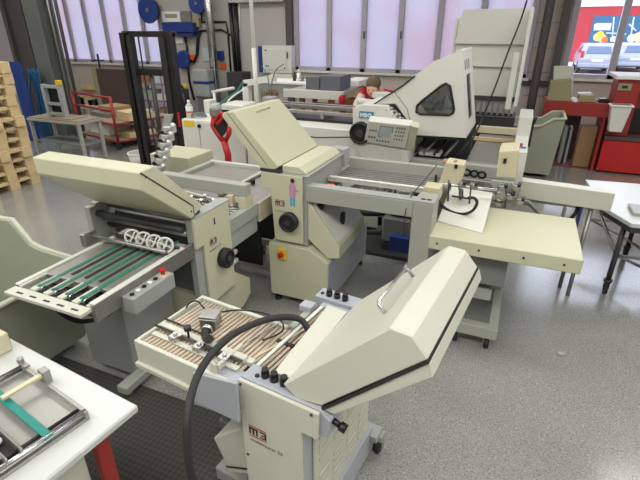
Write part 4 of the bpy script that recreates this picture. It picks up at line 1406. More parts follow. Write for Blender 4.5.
# red tiller of a pallet truck
YT = 4.25
t = thing('pallet_truck', 'red pallet truck handle with black grip head standing behind the raised hood', 'pallet truck', tuple(at(229, 200, YT).xy) + (0,))
g0 = at(229, 172, YT)
obj('tiller_arm', MB().tube([(g0.x + .02, YT, .25), g0, at(228, 155, YT), at(224, 141, YT)], .04, 10), 'red', t)
obj('tiller_fork', MB().tube([at(224, 142, YT), at(218, 134, YT), at(213, 126, YT), at(214, 116, YT)], .032, 8).tube([at(225, 142, YT), at(229, 134, YT), at(230, 126, YT)], .028, 8), 'red', t)
obj('head', MB().slab([at(213, 117, YT - .02), at(225, 116, YT - .02), at(226, 131, YT - .02), at(220, 138, YT - .02), at(213, 131, YT - .02)], .06, .006), 'black', t)
obj('grip', MB().tube(spline([at(214, 122, YT - .08), at(218, 116, YT - .08), at(221, 113, YT - .08), at(223, 117, YT - .08), at(217, 124, YT - .08)], 5), .018, 8), 'red', t, label='bright red release lever')
obj('cap', MB().box(*(at(211, 111, YT).x, at(220, 111, YT).x), YT - .04, YT + .04, at(215, 116, YT).z, at(215, 108, YT).z, .01), 'midgrey', t)
fk = MB()
obj('chassis', MB().box(g0.x - .15, g0.x + .18, YT - .1, YT + .08, .04, .25, .02), 'red', t)
obj('steer_wheel', MB().cyl((g0.x - .03, YT, .08), (g0.x + .07, YT, .08), .08, 20), 'rubber', t)
t = thing('cream_case', 'open low cream case behind the grey guard beam', 'case', (-3.05, 3.8, 0))
ca = at(180, 160, 3.9); cb_ = at(208, 168, 3.9)
cz = at(194, 160, 3.9).z
obj('case_body', MB().box(-3.45, -2.95, 3.55, 3.95, .75, .98, .006), 'cream', t)
obj('leg', MB().box(-3.4, -3.3, 3.6, 3.9, 0, .75), 'dark', t)
obj('leg', MB().box(-3.1, -3.0, 3.6, 3.9, 0, .75), 'dark', t)

# clamp rack
YC = 3.4
t = thing('clamp_rack', 'upright silver rack with a row of shiny screw clamps', 'clamp rack', tuple(at(157, 178, YC).xy) + (0,))
a, b_ = at(170, 114, YC), at(156.5, 172, YC)
d = (b_ - a)
sx_ = Vector((.045, 0, .006))
obj('rack_bar', MB().slab([a - sx_, b_ - sx_, b_ + sx_, a + sx_], .03, .004), 'grey', t)
obj('stand', MB().cyl((b_.x, YC + .02, 0), (b_.x, YC + .02, b_.z + .05), .025, 10).box(b_.x - .2, b_.x + .1, YC - .15, YC + .12, 0, .03), 'dark', t)
for k in range(6):
    c = a + d * (.24 + k * .135)
    o = obj('screw_clamp', MB().box(c.x + .02, c.x + .13, YC - .07, YC - .01, c.z - .02, c.z + .035, .006).cyl((c.x + .07, YC - .07, c.z), (c.x + .17, YC - .10, c.z + .06), .016, 8).ball((c.x + .17, YC - .10, c.z + .06), .026, u=8, v=6).cyl((c.x - .02, YC - .04, c.z - .03), (c.x + .10, YC - .04, c.z + .0), .02, 8), 'bright', t)
    obj('jaw', MB().box(c.x - .045, c.x + .02, YC - .06, YC - .01, c.z - .04, c.z - .01, .004), 'black', o)

# ================================================================== stacker mast
YM = 5.7
t = thing('stacker_truck', 'black lifting mast of a pedestrian stacker standing behind left machine hood', 'stacker', (-5.2, YM, 0))
xl, xr = at(121, 31, YM).x, at(172, 33, YM).x
obj('outer_mast', MB().box(xl, xl + .085, YM - .06, YM + .06, .03, 2.10, .004).box(xl + .085, xl + .10, YM - .02, YM + .0, .03, 2.10), 'black', t)
obj('inner_mast', MB().box(xl + .11, xl + .19, YM - .04, YM + .06, .08, 2.06, .004), 'rubber', t)
obj('outer_mast', MB().box(xr - .05, xr, YM - .06, YM + .06, .03, 2.10, .004).box(xr - .12, xr - .05, YM - .02, YM + .0, .03, 2.10), 'black', t)
obj('inner_mast', MB().box(xr - .24, xr - .13, YM - .04, YM + .06, .08, 2.04, .004), 'rubber', t)
obj('top_bar', MB().box(xl, xr, YM + .0, YM + .07, 2.04, 2.12, .004), 'black', t)
obj('cross_bar', MB().box(xl + .1, xr - .1, YM + .02, YM + .06, 1.50, 1.60, .004), 'black', t)
obj('cross_bar', MB().box(xl + .1, xr - .1, YM + .02, YM + .06, .30, .42, .004), 'black', t)
obj('chain', MB().box(xl + .27, xl + .285, YM + .03, YM + .05, .4, 2.04), 'dark', t)
obj('hydraulic_ram', MB().cyl((xl + .38, YM + .09, .1), (xl + .38, YM + .09, 1.55), .035, 14), 'dark', t)
obj('chassis', MB().box(xl, xr, YM + .08, YM + .50, .05, .35, .02), 'black', t)
obj('fork', MB().box(xl + .12, xl + .26, YM - .75, YM - .07, .04, .09, .004), 'black', t)
obj('fork', MB().box(xr - .3, xr - .16, YM - .75, YM - .07, .04, .09, .004), 'black', t)
obj('warning_label', MB().box(xr - .045, xr - .005, YM - .062, YM - .0605, .78, 1.0), 'red', t)

# ================================================================== pallets
def make_pallet():
    t = thing('euro_pallet', 'x', 'pallet', (0, 0, 0), 0, 'pallets in the stack')
    for k in range(5):
        y = k * .164
        obj('deck_board', MB().box(-.6, .6, y, y + .144, .122, .144, .002), 'wood', t)
    for x in (-.55, 0, .55):
        obj('stringer_board', MB().box(x - .0725 + (.0225 if x < 0 else -.0225 if x > 0 else 0), x + .0725 + (.0225 if x < 0 else -.0225 if x > 0 else 0) - .0, 0, .8, .10, .122, .002), 'wood', t)
        for y in (.0, .3275, .655):
            obj('block', MB().box(x - .05, x + .05, y, y + .145, .022, .10, .003), 'wood', t)
    for y in (.0, .3275, .655):
        obj('bottom_board', MB().box(-.6, .6, y, y + .145, 0, .022, .002), 'wood', t)
    return t


pal = make_pallet()
hgt = ['bottom', 'second', 'third', 'fourth', 'fifth', 'sixth', 'seventh', 'eighth', 'ninth', 'tenth', 'eleventh', 'topmost']
random.seed(11)
for k in range(12):
    o = pal if k == 0 else copy_tree(pal)
    dx = random.uniform(-.035, .03); dy = random.uniform(-.03, .03)
    o.location = (-7.20 + dx, 3.66 + dy, k * .145)
    o.rotation_euler = (0, 0, random.uniform(-.015, .015))
    o['label'] = {0: 'lowest pine pallet of the tall stack, resting on the floor', 11: 'topmost pine pallet of the tall stack under white bundles'}.get(
        k, '%s pine pallet from the floor in the tall stack at left edge' % hgt[k])
    o['group'] = 'pine pallets in the tall stack'
obj('pink_tag', MB().box(-6.575, -6.568, 3.83, 3.92, .38, .56, .002), 'orange' if False else M['shirt'], None, 'pink-red paper tag on the side of the pallet stack', 'tag')
tt = 12 * .145
pb_ = MB()
for k in range(5):
    obj('paper_bundle', MB().box(-7.0 + k * .01, -6.72 - k * .02, 3.75 + .03 * k, 4.3 - .02 * k, tt + .002 + k * .075, tt + .072 + k * .075, .01), 'paper' if k % 2 == 0 else 'screen', None,
        '%s paper bundle on top of the pallet stack' % ('lowest', 'second lowest', 'middle', 'second highest', 'highest')[k], 'paper bundle', 'paper bundles on the pallets')

# ================================================================== left: steel column, pipes, hoses, grey table
YL = 6.9
xa, xb = at(0, 12, YL).x, at(34, 0, YL).x
struct('trim_7', MB().box(xb - .38, xb, YL, YL + .04, 0, 4.6).box(xb - .38, xb, YL + .36, YL + .4, 0, 4.6).box(xb - .2, xb - .17, YL + .04, YL + .36, 0, 4.6), 'column')
struct('trim_8', MB().box(xa + .03, xb - .42, YL + .1, YL + .45, 0, 4.6).box(xa - .0, xa + .10, YL + .02, YL + .1, 0, 4.6).box(xb - .54, xb - .44, YL + .02, YL + .1, 0, 4.6), 'beam')
obj('wall_pipe', MB().cyl((xb + .10, YL + .2, 0), (xb + .10, YL + .2, 4.58), .022, 12), 'steel', None, 'thin pipe running up beside the big steel column', 'pipe')
obj('wall_pipe', MB().cyl((xb + .2, YL + .3, 0), (xb + .2, YL + .3, 4.58), .035, 12), 'beam', None, 'dark pipe right of the thin pipe by the steel column', 'pipe')
p = at(27, 70, YL - .1)
obj('hook', MB().tube([(p.x, YL, p.z), (p.x, YL - .2, p.z), (p.x, YL - .22, p.z + .06)], .02, 8), 'steel', None, 'steel hook on the column carrying the blue hoses', 'hook')
random.seed(2)
for k in range(7):
    a = at(28 + k * 1.6, 73 + (k % 3), YL - .15); b_ = at(36 + k * 2.3, 128, YL - .2)
    m_ = (a + b_) / 2 + Vector((random.uniform(-.08, .12), random.uniform(-.05, .05), 0))
    o_ = obj('blue_hose', MB().tube(spline([a, a + Vector((.03, 0, .05)), m_, b_, b_ + Vector((.05, .02, -.25))], 5), .022, 7), 'bluehose', None, 'one of the blue hoses hanging in a bundle on the steel column', 'hose', 'blue hoses hanging on the column')
pbl = at(17, 90, 6.3)
obj('blue_board', MB().box(at(8, 60, 6.3).x, at(20, 70, 6.3).x, 6.3, 6.36, .02, at(17, 62, 6.3).z, .004), 'blue', None, 'tall dark blue panel standing between pallets and steel column', 'panel')
# grey table
t = thing('steel_table', 'grey steel table with lower shelf and plywood top behind the left machine hood', 'table', (-7.5, 5.8, 0))
obj('table_top', MB().box(-8.10, -6.87, 5.55, 6.05, .70, .72, .003), 'plywood', t)
obj('top_frame', MB().box(-8.12, -6.85, 5.53, 6.07, .66, .699, .003), 'greygreen', t)
obj('shelf', MB().box(-8.08, -6.9, 5.58, 6.0, .28, .31, .003), 'midgrey', t)
for x in (-8.08, -6.89):
    for y in (5.57, 6.0):
        obj('leg', MB().box(x - .025, x + .025, y - .025, y + .025, 0, .66, .002), 'greygreen', t)
t = thing('open_rack', 'open grey steel frame standing upright on the plywood-topped table', 'rack', (-7.7, 5.75, .721))
YR = 5.75
a0_, a1_ = at(43, 84, YR), at(59, 84, YR)
for x in (a0_.x, a1_.x):
    obj('upright', MB().box(x - .035, x + .035, YR - .04, YR + .04, .721, a0_.z, .003), 'grey', t)
for z in (a0_.z - .03, a0_.z - .32, .78):
    obj('rail', MB().box(a0_.x + .035, a1_.x - .035, YR - .03, YR + .03, z - .03, z + .02, .003), 'grey', t)
obj('back_sheet', MB().box(a0_.x, a1_.x, YR + .05, YR + .06, .74, a0_.z - .03), 'black', t)
p = at(62, 82, YR)
obj('yellow_clip', MB().box(a1_.x - .03, a1_.x + .05, YR - .05, YR + .03, a0_.z + .001, a0_.z + .08, .006), 'yellow', None, 'small yellow and black clip on the open grey frame', 'clip')
obj('plank', MB().box(-7.55, -7.1, 5.6, 5.95, .722, .735, .003), 'plywood', None, 'loose plywood offcut beside the open grey frame', 'board')
# red cart
t = thing('stock_cart', 'red tubular stock cart with two loaded shelves near the back wall', 'cart', (-7.7, 7.1, 0))
Pc = [(-8.42, 6.82), (-7.08, 6.52), (-6.75, 7.75), (-8.1, 8.05)]
zc = 1.0
for i, (x, y) in enumerate(Pc):
    obj('post', MB().cyl((x, y, .12), (x, y, zc if i < 2 else .5), .028, 10), 'darkred', t)
    obj('caster_wheel', MB().cyl((x - .02, y, .06), (x + .02, y, .06), .06, 14), 'rubber', t)
for z in (.98, .74, .48, .15):
    obj('rail', MB().cyl((*Pc[0], z), (*Pc[1], z), .022, 8), 'darkred', t)
for z in (.15, .48):
    for i in (1, 2, 3):
        obj('rail', MB().cyl((*Pc[i], z), (*Pc[(i + 1) % 4], z), .022, 8), 'darkred', t)
for z in (.16, .49):
    obj('shelf', MB().prism(Pc, 'z', z, z + .02), 'plywood', t)
C4 = Vector((sum(p[0] for p in Pc) / 4, sum(p[1] for p in Pc) / 4, 0))
def onshelf(name, cx, cy, sx, sy, z, h, m, label, cat='stack'):
    R_ = Matrix.Rotation(-.22, 3, 'Z')
    o = obj(name, MB().box(cx - sx / 2, cx + sx / 2, cy - sy / 2, cy + sy / 2, z, z + h, .006, rot=R_), m, None, label, cat)
onshelf('paper_stack', -7.85, 7.1, .7, .5, .181, .22, 'paper', 'white paper stack on lower shelf of red cart', 'paper stack')
onshelf('board_stack', -7.15, 7.1, .45, .6, .181, .10, 'wood', 'low pile of wooden boards on the lower shelf of the red cart', 'boards')
onshelf('board_stack', -7.1, 7.05, .42, .5, .511, .17, 'wood', 'small pile of tan boards on upper shelf of red cart', 'boards')
onshelf('paper_stack', -7.9, 7.2, .65, .5, .511, .08, 'steel', 'flat grey metal bars on upper shelf of red cart', 'metal bars')
onshelf('paper_stack', -7.85, 7.3, .55, .4, .60, .10, 'card', 'brown stack on top of the grey metal bars on red cart', 'paper stack')

# brown board and shelf items by the back wall
YW = 9.6
t = thing('display_board', 'dark brown board on pale timber frame leaning below left window', 'board', tuple(at(115, 120, YW).xy) + (0,))
a, b_, c = at(97, 70, YW), at(127, 68, YW), at(97, 112, YW)
obj('board', MB().box(at(98, 80, YW).x, at(132, 80, YW).x, YW, YW + .04, .25, at(110, 69, YW).z, .003), 'brownboard', t)
obj('frame_post', MB().box(at(95, 80, YW).x - .03, at(98, 80, YW).x - .005, YW - .03, YW + .05, .0, at(96, 68, YW).z + .02, .003), 'khaki', t)
obj('frame_post', MB().box(at(132, 80, YW).x + .005, at(133.5, 80, YW).x + .03, YW - .03, YW + .05, .0, at(96, 68, YW).z, .003), 'khaki', t)
obj('bracket_cross', MB().box(at(94, 60, YW).x - .02, at(103, 60, YW).x, YW, YW + .03, at(98, 61, YW).z, at(98, 60, YW).z + .01).box(at(98, 60, YW).x - .02, at(98, 60, YW).x + .02, YW, YW + .03, at(96, 68, YW).z, at(98, 54, YW).z), 'black', t)
t = thing('wall_shelf', 'pale wooden wall shelf piled with dark boxes below the left window', 'shelf', (-12.0, 10.4, .5))
za = at(80, 104, 10.3).z
obj('shelf_board', MB().box(at(66, 103, 10.3).x, at(100, 103, 10.3).x, 10.2, 10.62, za - .04, za, .003), 'paper', t)
for k in range(5):
    x = at(68 + k * 7, 100, 10.3).x
    obj('storage_box', MB().box(x, x + .45, 10.25, 10.55, za + .002, za + .16 + .05 * (k % 3), .006), ('darkred', 'brownboard', 'wood', 'dark', 'brownboard')[k], None,
        ('dull red box at left end of wall shelf', 'brown box beside the dull red box on wall shelf', 'tan box in the middle of wall shelf', 'black box right of tan box on wall shelf', 'brown box at right end of wall shelf')[k], 'box', 'boxes on the wall shelf')
obj('shelf_leg', MB().box(at(66, 103, 10.3).x + .1, at(66, 103, 10.3).x + .16, 10.3, 10.36, 0, za - .04), 'grey', t)
obj('shelf_leg', MB().box(at(100, 103, 10.3).x - .16, at(100, 103, 10.3).x - .1, 10.3, 10.36, 0, za - .04), 'grey', t)
p = at(90, 88, YB)
obj('wall_bracket', MB().box(p.x - .25, p.x + .25, YB - .12, YB - .005, p.z - .04, p.z + .10, .005), 'wood', None, 'small tan wooden box fixed on the wall below left window', 'box')

# ================================================================== middle background: board table
YT2 = 7.6
t = thing('feed_table', 'table with orange-brown timber legs and white front bar below the middle windows', 'table', (-3.6, 7.9, 0))
xa, xb = at(283, 90, YT2).x, at(343, 92, YT2).x
zt = at(313, 90.5, YT2).z
obj('front_bar', MB().box(xa, xb, YT2, YT2 + .06, zt - .14, zt, .004), 'white', t, label='off-white front bar')
obj('table_top', MB().box(xa + .1, xb, YT2 + .061, YT2 + .75, zt - .05, zt, .003), 'grey', t)
for x0_, x1_ in ((297, 301), (326, 331.5)):
    for dy in (.03, .6):
        obj('leg', MB().box(at(x0_, 100, YT2).x, at(x1_, 100, YT2).x, YT2 + .06 + dy, YT2 + .14 + dy, 0, zt - .141, .003), 'brownwood', t)
obj('shelf', MB().box(at(298, 100, YT2).x, at(345, 100, YT2).x, YT2 + .1, YT2 + .7, zt - .34, zt - .30, .003), 'brownwood', t)
obj('lower_rail', MB().box(at(298, 100, YT2).x, at(345, 100, YT2).x, YT2 + .07, YT2 + .1, zt - .52, zt - .44, .003), 'brownwood', t)
a = at(306.5, 76, YT2 + .15)
obj('board_stack', MB().box(a.x, at(320, 80, YT2 + .15).x, YT2 + .12, YT2 + .5, zt + .001, a.z - .01, .003), 'greycard', None, 'left stack of dark grey boards on the timber-legged table', 'board stack', loc=(a.x, YT2 + .15, zt))
obj('board_stack', MB().box(at(321, 76, YT2 + .1).x, at(341, 76, YT2 + .1).x, YT2 + .07, YT2 + .6, zt + .001, at(330, 76, YT2 + .1).z, .003), 'greycard', None, 'right larger stack of dark grey boards on timber-legged table', 'board stack', loc=(at(330, 76, YT2).x, YT2 + .15, zt))
# sheets on pallet to the right
t = thing('loaded_pallet', 'pallet piled with timber and topped by white sheets beside the dark grey stacks', 'pallet', (-2.9, 8.6, 0))
Yp = 8.5
xa, xb = at(343, 90, Yp).x, at(359, 90, Yp).x
z1 = at(350, 80.5, Yp).z
for k in range(6):
    obj('timber_layer', MB().box(xa + (k % 2) * .04, xb - (k % 3) * .03, Yp, Yp + .7, k * (z1 - .11) / 6, (k + .8) * (z1 - .12) / 6, .004), 'wood' if k % 2 else 'brownwood', t)
obj('sheet_pile', MB().box(xa, xb, Yp - .02, Yp + .7, z1 - .10, z1, .003), 'paper', t)
# white side table + small machine
t = thing('side_table', 'long white side table under the grey wall cabinet', 'table', (-4.6, 8.2, 0))
Ys = 8.3
xa, xb = at(254, 84, Ys).x, at(306, 85, Ys).x
zs = at(280, 82, Ys).z
obj('table_top', MB().box(xa, xb, Ys, Ys + .7, zs - .04, zs, .003), 'paper', t)
obj('apron', MB().box(xa + .05, xb - .05, Ys + .04, Ys + .08, zs - .16, zs - .04, .003), 'grey', t)
for x in (xa + .08, xb - .1):
    for y in (Ys + .08, Ys + .62):
        obj('leg', MB().box(x - .03, x + .03, y - .03, y + .03, 0, zs - .04, .003), 'grey', t)
p = at(297, 77, Ys + .3)
for k, (a, c, h, m, lb_) in enumerate(((293, 295, .18, 'ink', 'dark bottle at left on the long white side table'), (297, 299.5, .22, 'paper', 'white bottle in the middle on the long white side table'), (301, 303, .15, 'greyink', 'grey bottle at right on the long white side table'))):
    x = at(a, 77, Ys + .3).x; r_ = (at(c, 77, Ys + .3).x - x) / 2 + .01
    obj('bottle', MB().cyl((x + r_, Ys + .3, zs + .001), (x + r_, Ys + .3, zs + h * .7), r_, 12).cyl((x + r_, Ys + .3, zs + h * .7), (x + r_, Ys + .3, zs + h), r_ * .45, 10), m, None, lb_, 'bottle', 'bottles on the side table')
# grey wall cabinet with blue side
t = thing('wall_cabinet', 'off-white wall switch cabinet with dark blue left side', 'cabinet', (-5.8, 10.5, 1.1))
Yc = 10.4
x0, x1 = at(262.5, 60, Yc).x, at(291.5, 60, Yc).x
zt, zb = at(275, 45.5, Yc).z, at(275, 73, Yc).z
obj('cabinet_body', MB().box(x0, x1, Yc, YB - .03, zb, zt, .006), 'white', t)
obj('side_panel', MB().box(x0 - .13, x0 - .002, Yc + .03, YB - .03, zb, zt - .02, .004), 'blue', t)
obj('door', MB().box(x0 + .07, x1 - .14, Yc - .02, Yc - .001, zb + .07, zt - .08, .004), 'white', t)
for x, z in ((x0 + .11, zb + .16), (x0 + .17, zb + .16), (x0 + .11, zt - .11), (x1 - .18, zb + .12)):
    obj('button', MB().cyl((x, Yc - .02, z), (x, Yc - .035, z), .018, 10), 'black', t)
obj('handle', MB().box(x1 - .11, x1 - .09, Yc - .03, Yc - .001, zt - .28, zt - .14, .003), 'black', t)
obj('lower_box', MB().box(at(270, 78, Yc).x, at(292, 78, Yc).x, Yc, YB - .03, at(280, 83, Yc).z, zb - .01, .004), 'white', t)

# ---------------------------------------------------------------- wall clutter left of centre
Yw = 10.45
def wallbox(name, px, m, label, cat, y0=Yw, y1=YB - .03, z=None, bev=.006, group=None):
    (a, b_, c, d_) = px
    P0, P1 = at(a, (b_ + d_) / 2, y0), at(c, (b_ + d_) / 2, y0)
    zt_, zb_ = at((a + c) / 2, b_, y0).z, at((a + c) / 2, d_, y0).z
    return obj(name, MB().box(P0.x, P1.x, y0, y1, zb_, zt_, bev), m, None, label, cat, group)
for (cx, cy, r_, lb_) in ((149, 10, 13, 'larger dark blue hose reel disc high on the wall left of the pipes'), (197.5, 3.5, 9.5, 'smaller blue hose reel disc beside the silver duct')):
    c = at(cx, cy, Yw); rr_ = r_ / FPX * 11.2
    t = thing('hose_reel', lb_, 'hose reel', (c.x, Yw, c.z - rr_))
    obj('reel_disc', MB().cyl((c.x, Yw - .05, c.z), (c.x, Yw - .02, c.z), rr_, 32), 'blue', t)
    obj('reel_drum', MB().cyl((c.x, Yw - .02, c.z), (c.x, Yw + .12, c.z), rr_ * .8, 28), 'black', t)
    obj('reel_hub', MB().cyl((c.x, Yw - .08, c.z), (c.x, Yw - .05, c.z), rr_ * .16, 16), 'midgrey', t)
    obj('wall_mount', MB().box(c.x - .05, c.x + .05, Yw + .12, YB - .025, c.z - .15, c.z + .15), 'dark', t)
wallbox('notice_board', (161.5, 11.5, 180, 22), 'paper', 'white notice sheet on the wall above the blue box', 'notice', YB - .05)
wallbox('poster_picture', (165, 14, 177, 18), 'khaki', 'khaki printed strip on the white notice sheet', 'print', YB - .055, YB - .0505, bev=0)
wallbox('grey_board', (181, 11, 191, 22), 'greyink', 'small grey instrument plate right of white notice sheet', 'plate', YB - .06)
wallbox('blue_box', (162, 22.5, 192, 32), 'blue', 'dark blue plastic box on the wall under the notice sheet', 'box', Yw - .1)
wallbox('blue_box', (177, 32.3, 192.5, 36), 'blue', 'lower blue plastic tray attached below dark blue wall box', 'tray', Yw - .05)
wallbox('junction_box', (192.5, 18, 199, 27), 'khaki', 'small khaki junction box between notice and silver duct', 'junction box', YB - .12)
wallbox('white_sign', (172, 37.5, 183, 43.5), 'paper', 'small white sign on the wall under the blue tray', 'sign', YB - .05)
wallbox('hose_tag', (189, 54.5, 197, 61), 'orange', 'orange tag hanging on wall left of silver duct', 'tag', YB - .06)
wallbox('hose_tag', (219.5, 63, 226, 69), 'orange', 'orange tag hanging on wall right of silver duct', 'tag', YB - .06)
wallbox('white_sign', (203, 48, 213, 61), 'screen', 'pale blue and white notice beside the silver duct', 'notice', YB - .05)
wallbox('blue_device', (216, 51, 222, 60), 'blue', 'small dark blue wall device right of the silver duct', 'device', YB - .14)
# blue jacket
jm = MB()
jp = [at(a, b_, Yw) for a, b_ in ((177, 52), (183, 50), (187, 54), (188, 66), (184, 69), (177, 68), (175, 60))]
jm.prism([(v.x, v.z) for v in jp], 'y', Yw, Yw + .12, .03)
obj('blue_jacket', jm, 'blue', None, 'dark blue jacket hanging on the wall behind the mast', 'jacket')
t = thing('waste_tank', 'grey tank with a dark blue band by the silver duct', 'tank', tuple(at(202, 112, 10.1).xy) + (0,))
x0, x1 = at(193, 85, 9.95).x, at(208, 85, 9.95).x
zt = at(202, 69.5, 9.95).z
zq = at(202, 80.5, 9.95).z; zr = at(202, 85, 9.95).z
obj('tank_body', MB().box(x0, x1, 9.95, 10.25, at(202, 97.5, 9.95).z, zt, .03), 'grey', t)
obj('blue_band', MB().box(x0 - .01, x1 + .01, 9.94, 10.26, zr, zq, .03), 'blue', t)
obj('stand', MB().box(x0 + .05, x1 - .05, 10.0, 10.2, 0, at(202, 97.5, 9.95).z), 'midgrey', t)
d0 = at(209, 0, 10.3); d1 = at(216.5, 60, 10.3)
t = thing('exhaust_duct', 'thick shiny silver duct running down the wall', 'duct', (d0.x + .1, 10.35, 0))
xd = (at(203, 0, 10.3).x + at(210, 0, 10.3).x) / 2
obj('duct_pipe', MB().cyl((xd, 10.36, .3), (xd, 10.36, 4.59), .11, 24), 'chrome', t)
for z in (.35, 1.2, 2.2, 3.3):
    obj('duct_collar', MB().ring((xd, 10.36, z), (0, 0, 1), .112, .008, 24), 'steel', t)
obj('duct_foot', MB().box(xd - .12, xd + .12, 10.25, 10.48, 0, .3, .01), 'grey', t)
# black conduits
def conduit(ps, r, label, m='black', n=5):
    Y = YB - .021 - r
    obj('conduit', MB().tube([at(a, b_, Y) for a, b_ in ps], r, 8), m, None, label, 'pipe')
conduit([(201, 12), (202, 22), (226, 22), (228, 33), (231, 75)], .025, 'black conduit stepping across the wall right of the silver duct')
conduit([(200, 31), (222, 30), (230, 35)], .025, 'short black conduit across the wall behind the silver duct')
conduit([(200, 32), (198, 38), (197, 55), (194, 62), (187, 60)], .04, 'thick black hose bent down the wall left of silver duct')
conduit([(185, 37), (187, 48), (188, 62), (189, 80), (194, 100)], .03, 'black pipe running down behind the mast from the blue tray')
conduit([(230, 2), (236, 74)], .05, 'left thick black pipe of the dark bundle by the duct')
conduit([(235, 2), (240, 74)], .05, 'right thick black pipe of the dark bundle by the duct')
conduit([(239, 0), (240, 30)], .02, 'thin pale pipe at right side of the dark bundle', 'paper')
obj('dark_locker', MB().box(at(229, 80, 10.2).x, at(245, 80, 10.2).x, 10.1, 10.5, .02, at(236, 72, 10.2).z, .01), 'dark', None, 'dark low locker by the wall under the pipe bundle', 'locker')
# yellow round + machine by the mast
p = at(181, 86.5, 9.38)
t = thing('drum_vacuum', 'black drum vacuum with yellow round lid beside the grey tank', 'vacuum cleaner', (p.x, 9.38, 0))
obj('lid', MB().cyl((p.x, 9.38, p.z - .06), (p.x, 9.38, p.z + .05), .15, 22, r2=.13), 'yellow', t)
obj('drum', MB().cyl((p.x, 9.38, .1), (p.x, 9.38, p.z - .061), .17, 22), 'black', t)
obj('suction_hose', MB().tube(spline([(p.x + .1, 9.1, .7), (p.x + .3, 9.0, .95), (p.x + .45, 9.05, .6), (p.x + .4, 9.1, .1)], 6), .03, 8), 'rubber', t)
obj('wheel_base', MB().cyl((p.x, 9.38, .0), (p.x, 9.38, .1), .2, 20), 'dark', t)
# mauve workshop rack seen through the mast
Yv = 8.6
t = thing('tool_rack', 'mauve tubular workshop rack seen between the mast rails', 'rack', (at(148, 100, Yv).x, Yv + .2, 0))
x0, x1 = at(134, 95, Yv).x, at(163, 95, Yv).x
for z in (.25, .62, 1.0):
    obj('shelf', MB().box(x0, x1, Yv, Yv + .5, z - .03, z, .003), 'purple', t)
for x in (x0 + .02, x1 - .02):
    for y in (Yv + .02, Yv + .48):
        obj('post', MB().cyl((x, y, 0), (x, y, 1.25), .02, 8), 'purple', t)
random.seed(9)
lbl = ['white box on bottom shelf of mauve rack, left', 'brown box on bottom shelf of mauve rack, right', 'grey box on middle shelf of mauve rack, left', 'white box on middle shelf of mauve rack, right', 'orange-brown box on top shelf of mauve rack, left', 'white box on top shelf of mauve rack, right']
for k in range(6):
    z = (.25, .62, 1.0)[k // 2]
    x = x0 + .1 + (k % 2) * (x1 - x0) * .5
    obj('parts_box', MB().box(x, x + .3 + .05 * (k % 3), Yv + .08, Yv + .4, z + .001, z + .14 + .04 * (k % 3), .006), ('paper', 'card', 'grey', 'white', 'brownwood', 'screen')[k], None, lbl[k], 'box', 'boxes on the mauve rack')
wallbox('power_socket', (157, 35, 160, 41), 'paper', 'small white socket on the wall seen through the mast', 'socket', YB - .07)
t = thing('white_bucket', 'white round bucket on the floor at the foot of the mast', 'bucket', tuple(az(138, 170, 0).xy) + (0,))
p = az(137, 168, 0)
obj('bucket_body', MB().cyl((p.x, p.y + .1, 0), (p.x, p.y + .1, .24), .15, 24, r2=.18), 'white', t)
obj('rim', MB().ring((p.x, p.y + .1, .24), (0, 0, 1), .18, .012, 26), 'paper', t)
obj('lid', MB().cyl((p.x, p.y + .1, .241), (p.x, p.y + .1, .25), .165, 24), 'grey', t)

# ================================================================== right: workbench and red cabinet
YBn = 8.5
t = thing('workbench', 'red workbench with deep dull red front below the clear window', 'workbench', (.8, 8.8, 0))
x0 = at(543.5, 108, YBn).x
z1, z0 = at(545, 101, YBn).z, at(545, 114, YBn).z
xr_ = 1.30
obj('front_apron', MB().box(x0, xr_, YBn, YBn + .03, z0, z1, .003), 'darkred', t)
obj('worktop', MB().box(x0, xr_, YBn + .031, YBn + .75, z1 - .06, z1 - .005, .003), 'darkred', t)
obj('leg', MB().box(x0 + .02, x0 + .09, YBn + .60, YBn + .67, 0, z0 + .1, .003), 'darkred', t)
obj('side_panel', MB().box(1.235, 1.275, YBn + .032, YBn + .7, 0, z0 + .1, .003), 'darkred', t)
obj('leg', MB().box(x0 + .02, x0 + .05, YBn + .035, YBn + .065, z0 - .1, z0 + .1, .003), 'darkred', t)
# on the bench
pz1 = z1 - .003
def bprism(pxs, Y, th, m, name, label, cat, group=None):
    v = [at(a, b_, Y) for a, b_ in pxs]
    mm = [max(q_.z, pz1) for q_ in v]
    return obj(name, MB().prism([(q_.x, z_) for q_, z_ in zip(v, mm)], 'y', Y, Y + th, .004), m, None, label, cat, group)
bprism([(547, 102), (551, 81.5), (572, 79.5), (571, 103)], YBn + .12, .25, 'khaki', 'board_block', 'khaki block of boards standing on the left end of red workbench', 'board block')
bprism([(551, 106), (554, 66), (574, 66), (571, 106)], YBn + .40, .04, 'cream2', 'panel_board', 'tall pale board standing behind the khaki block on red workbench', 'board')
bprism([(577, 103.5), (580, 95), (594, 95.5), (598, 103.8)], YBn + .15, .2, 'khaki', 'small_box', 'low khaki heap in the middle of the red workbench top', 'box')
obj('roll', MB().cyl(at(572, 98.5, YBn + .15), at(576, 100.5, YBn + .05), .035, 12), 'paper', None, 'white roll beside khaki block on the red workbench', 'roll')
bprism([(598, 104), (600, 99), (609, 99), (610, 105)], YBn + .2, .2, 'black', 'tool_case', 'black tool case at right end of the red workbench top', 'case')
bprism([(576, 106), (578, 93.5), (592, 93), (593, 106)], YBn + .38, .2, 'paper', 'paper_sheet', 'crumpled white sheets behind the khaki heap on the workbench', 'paper')
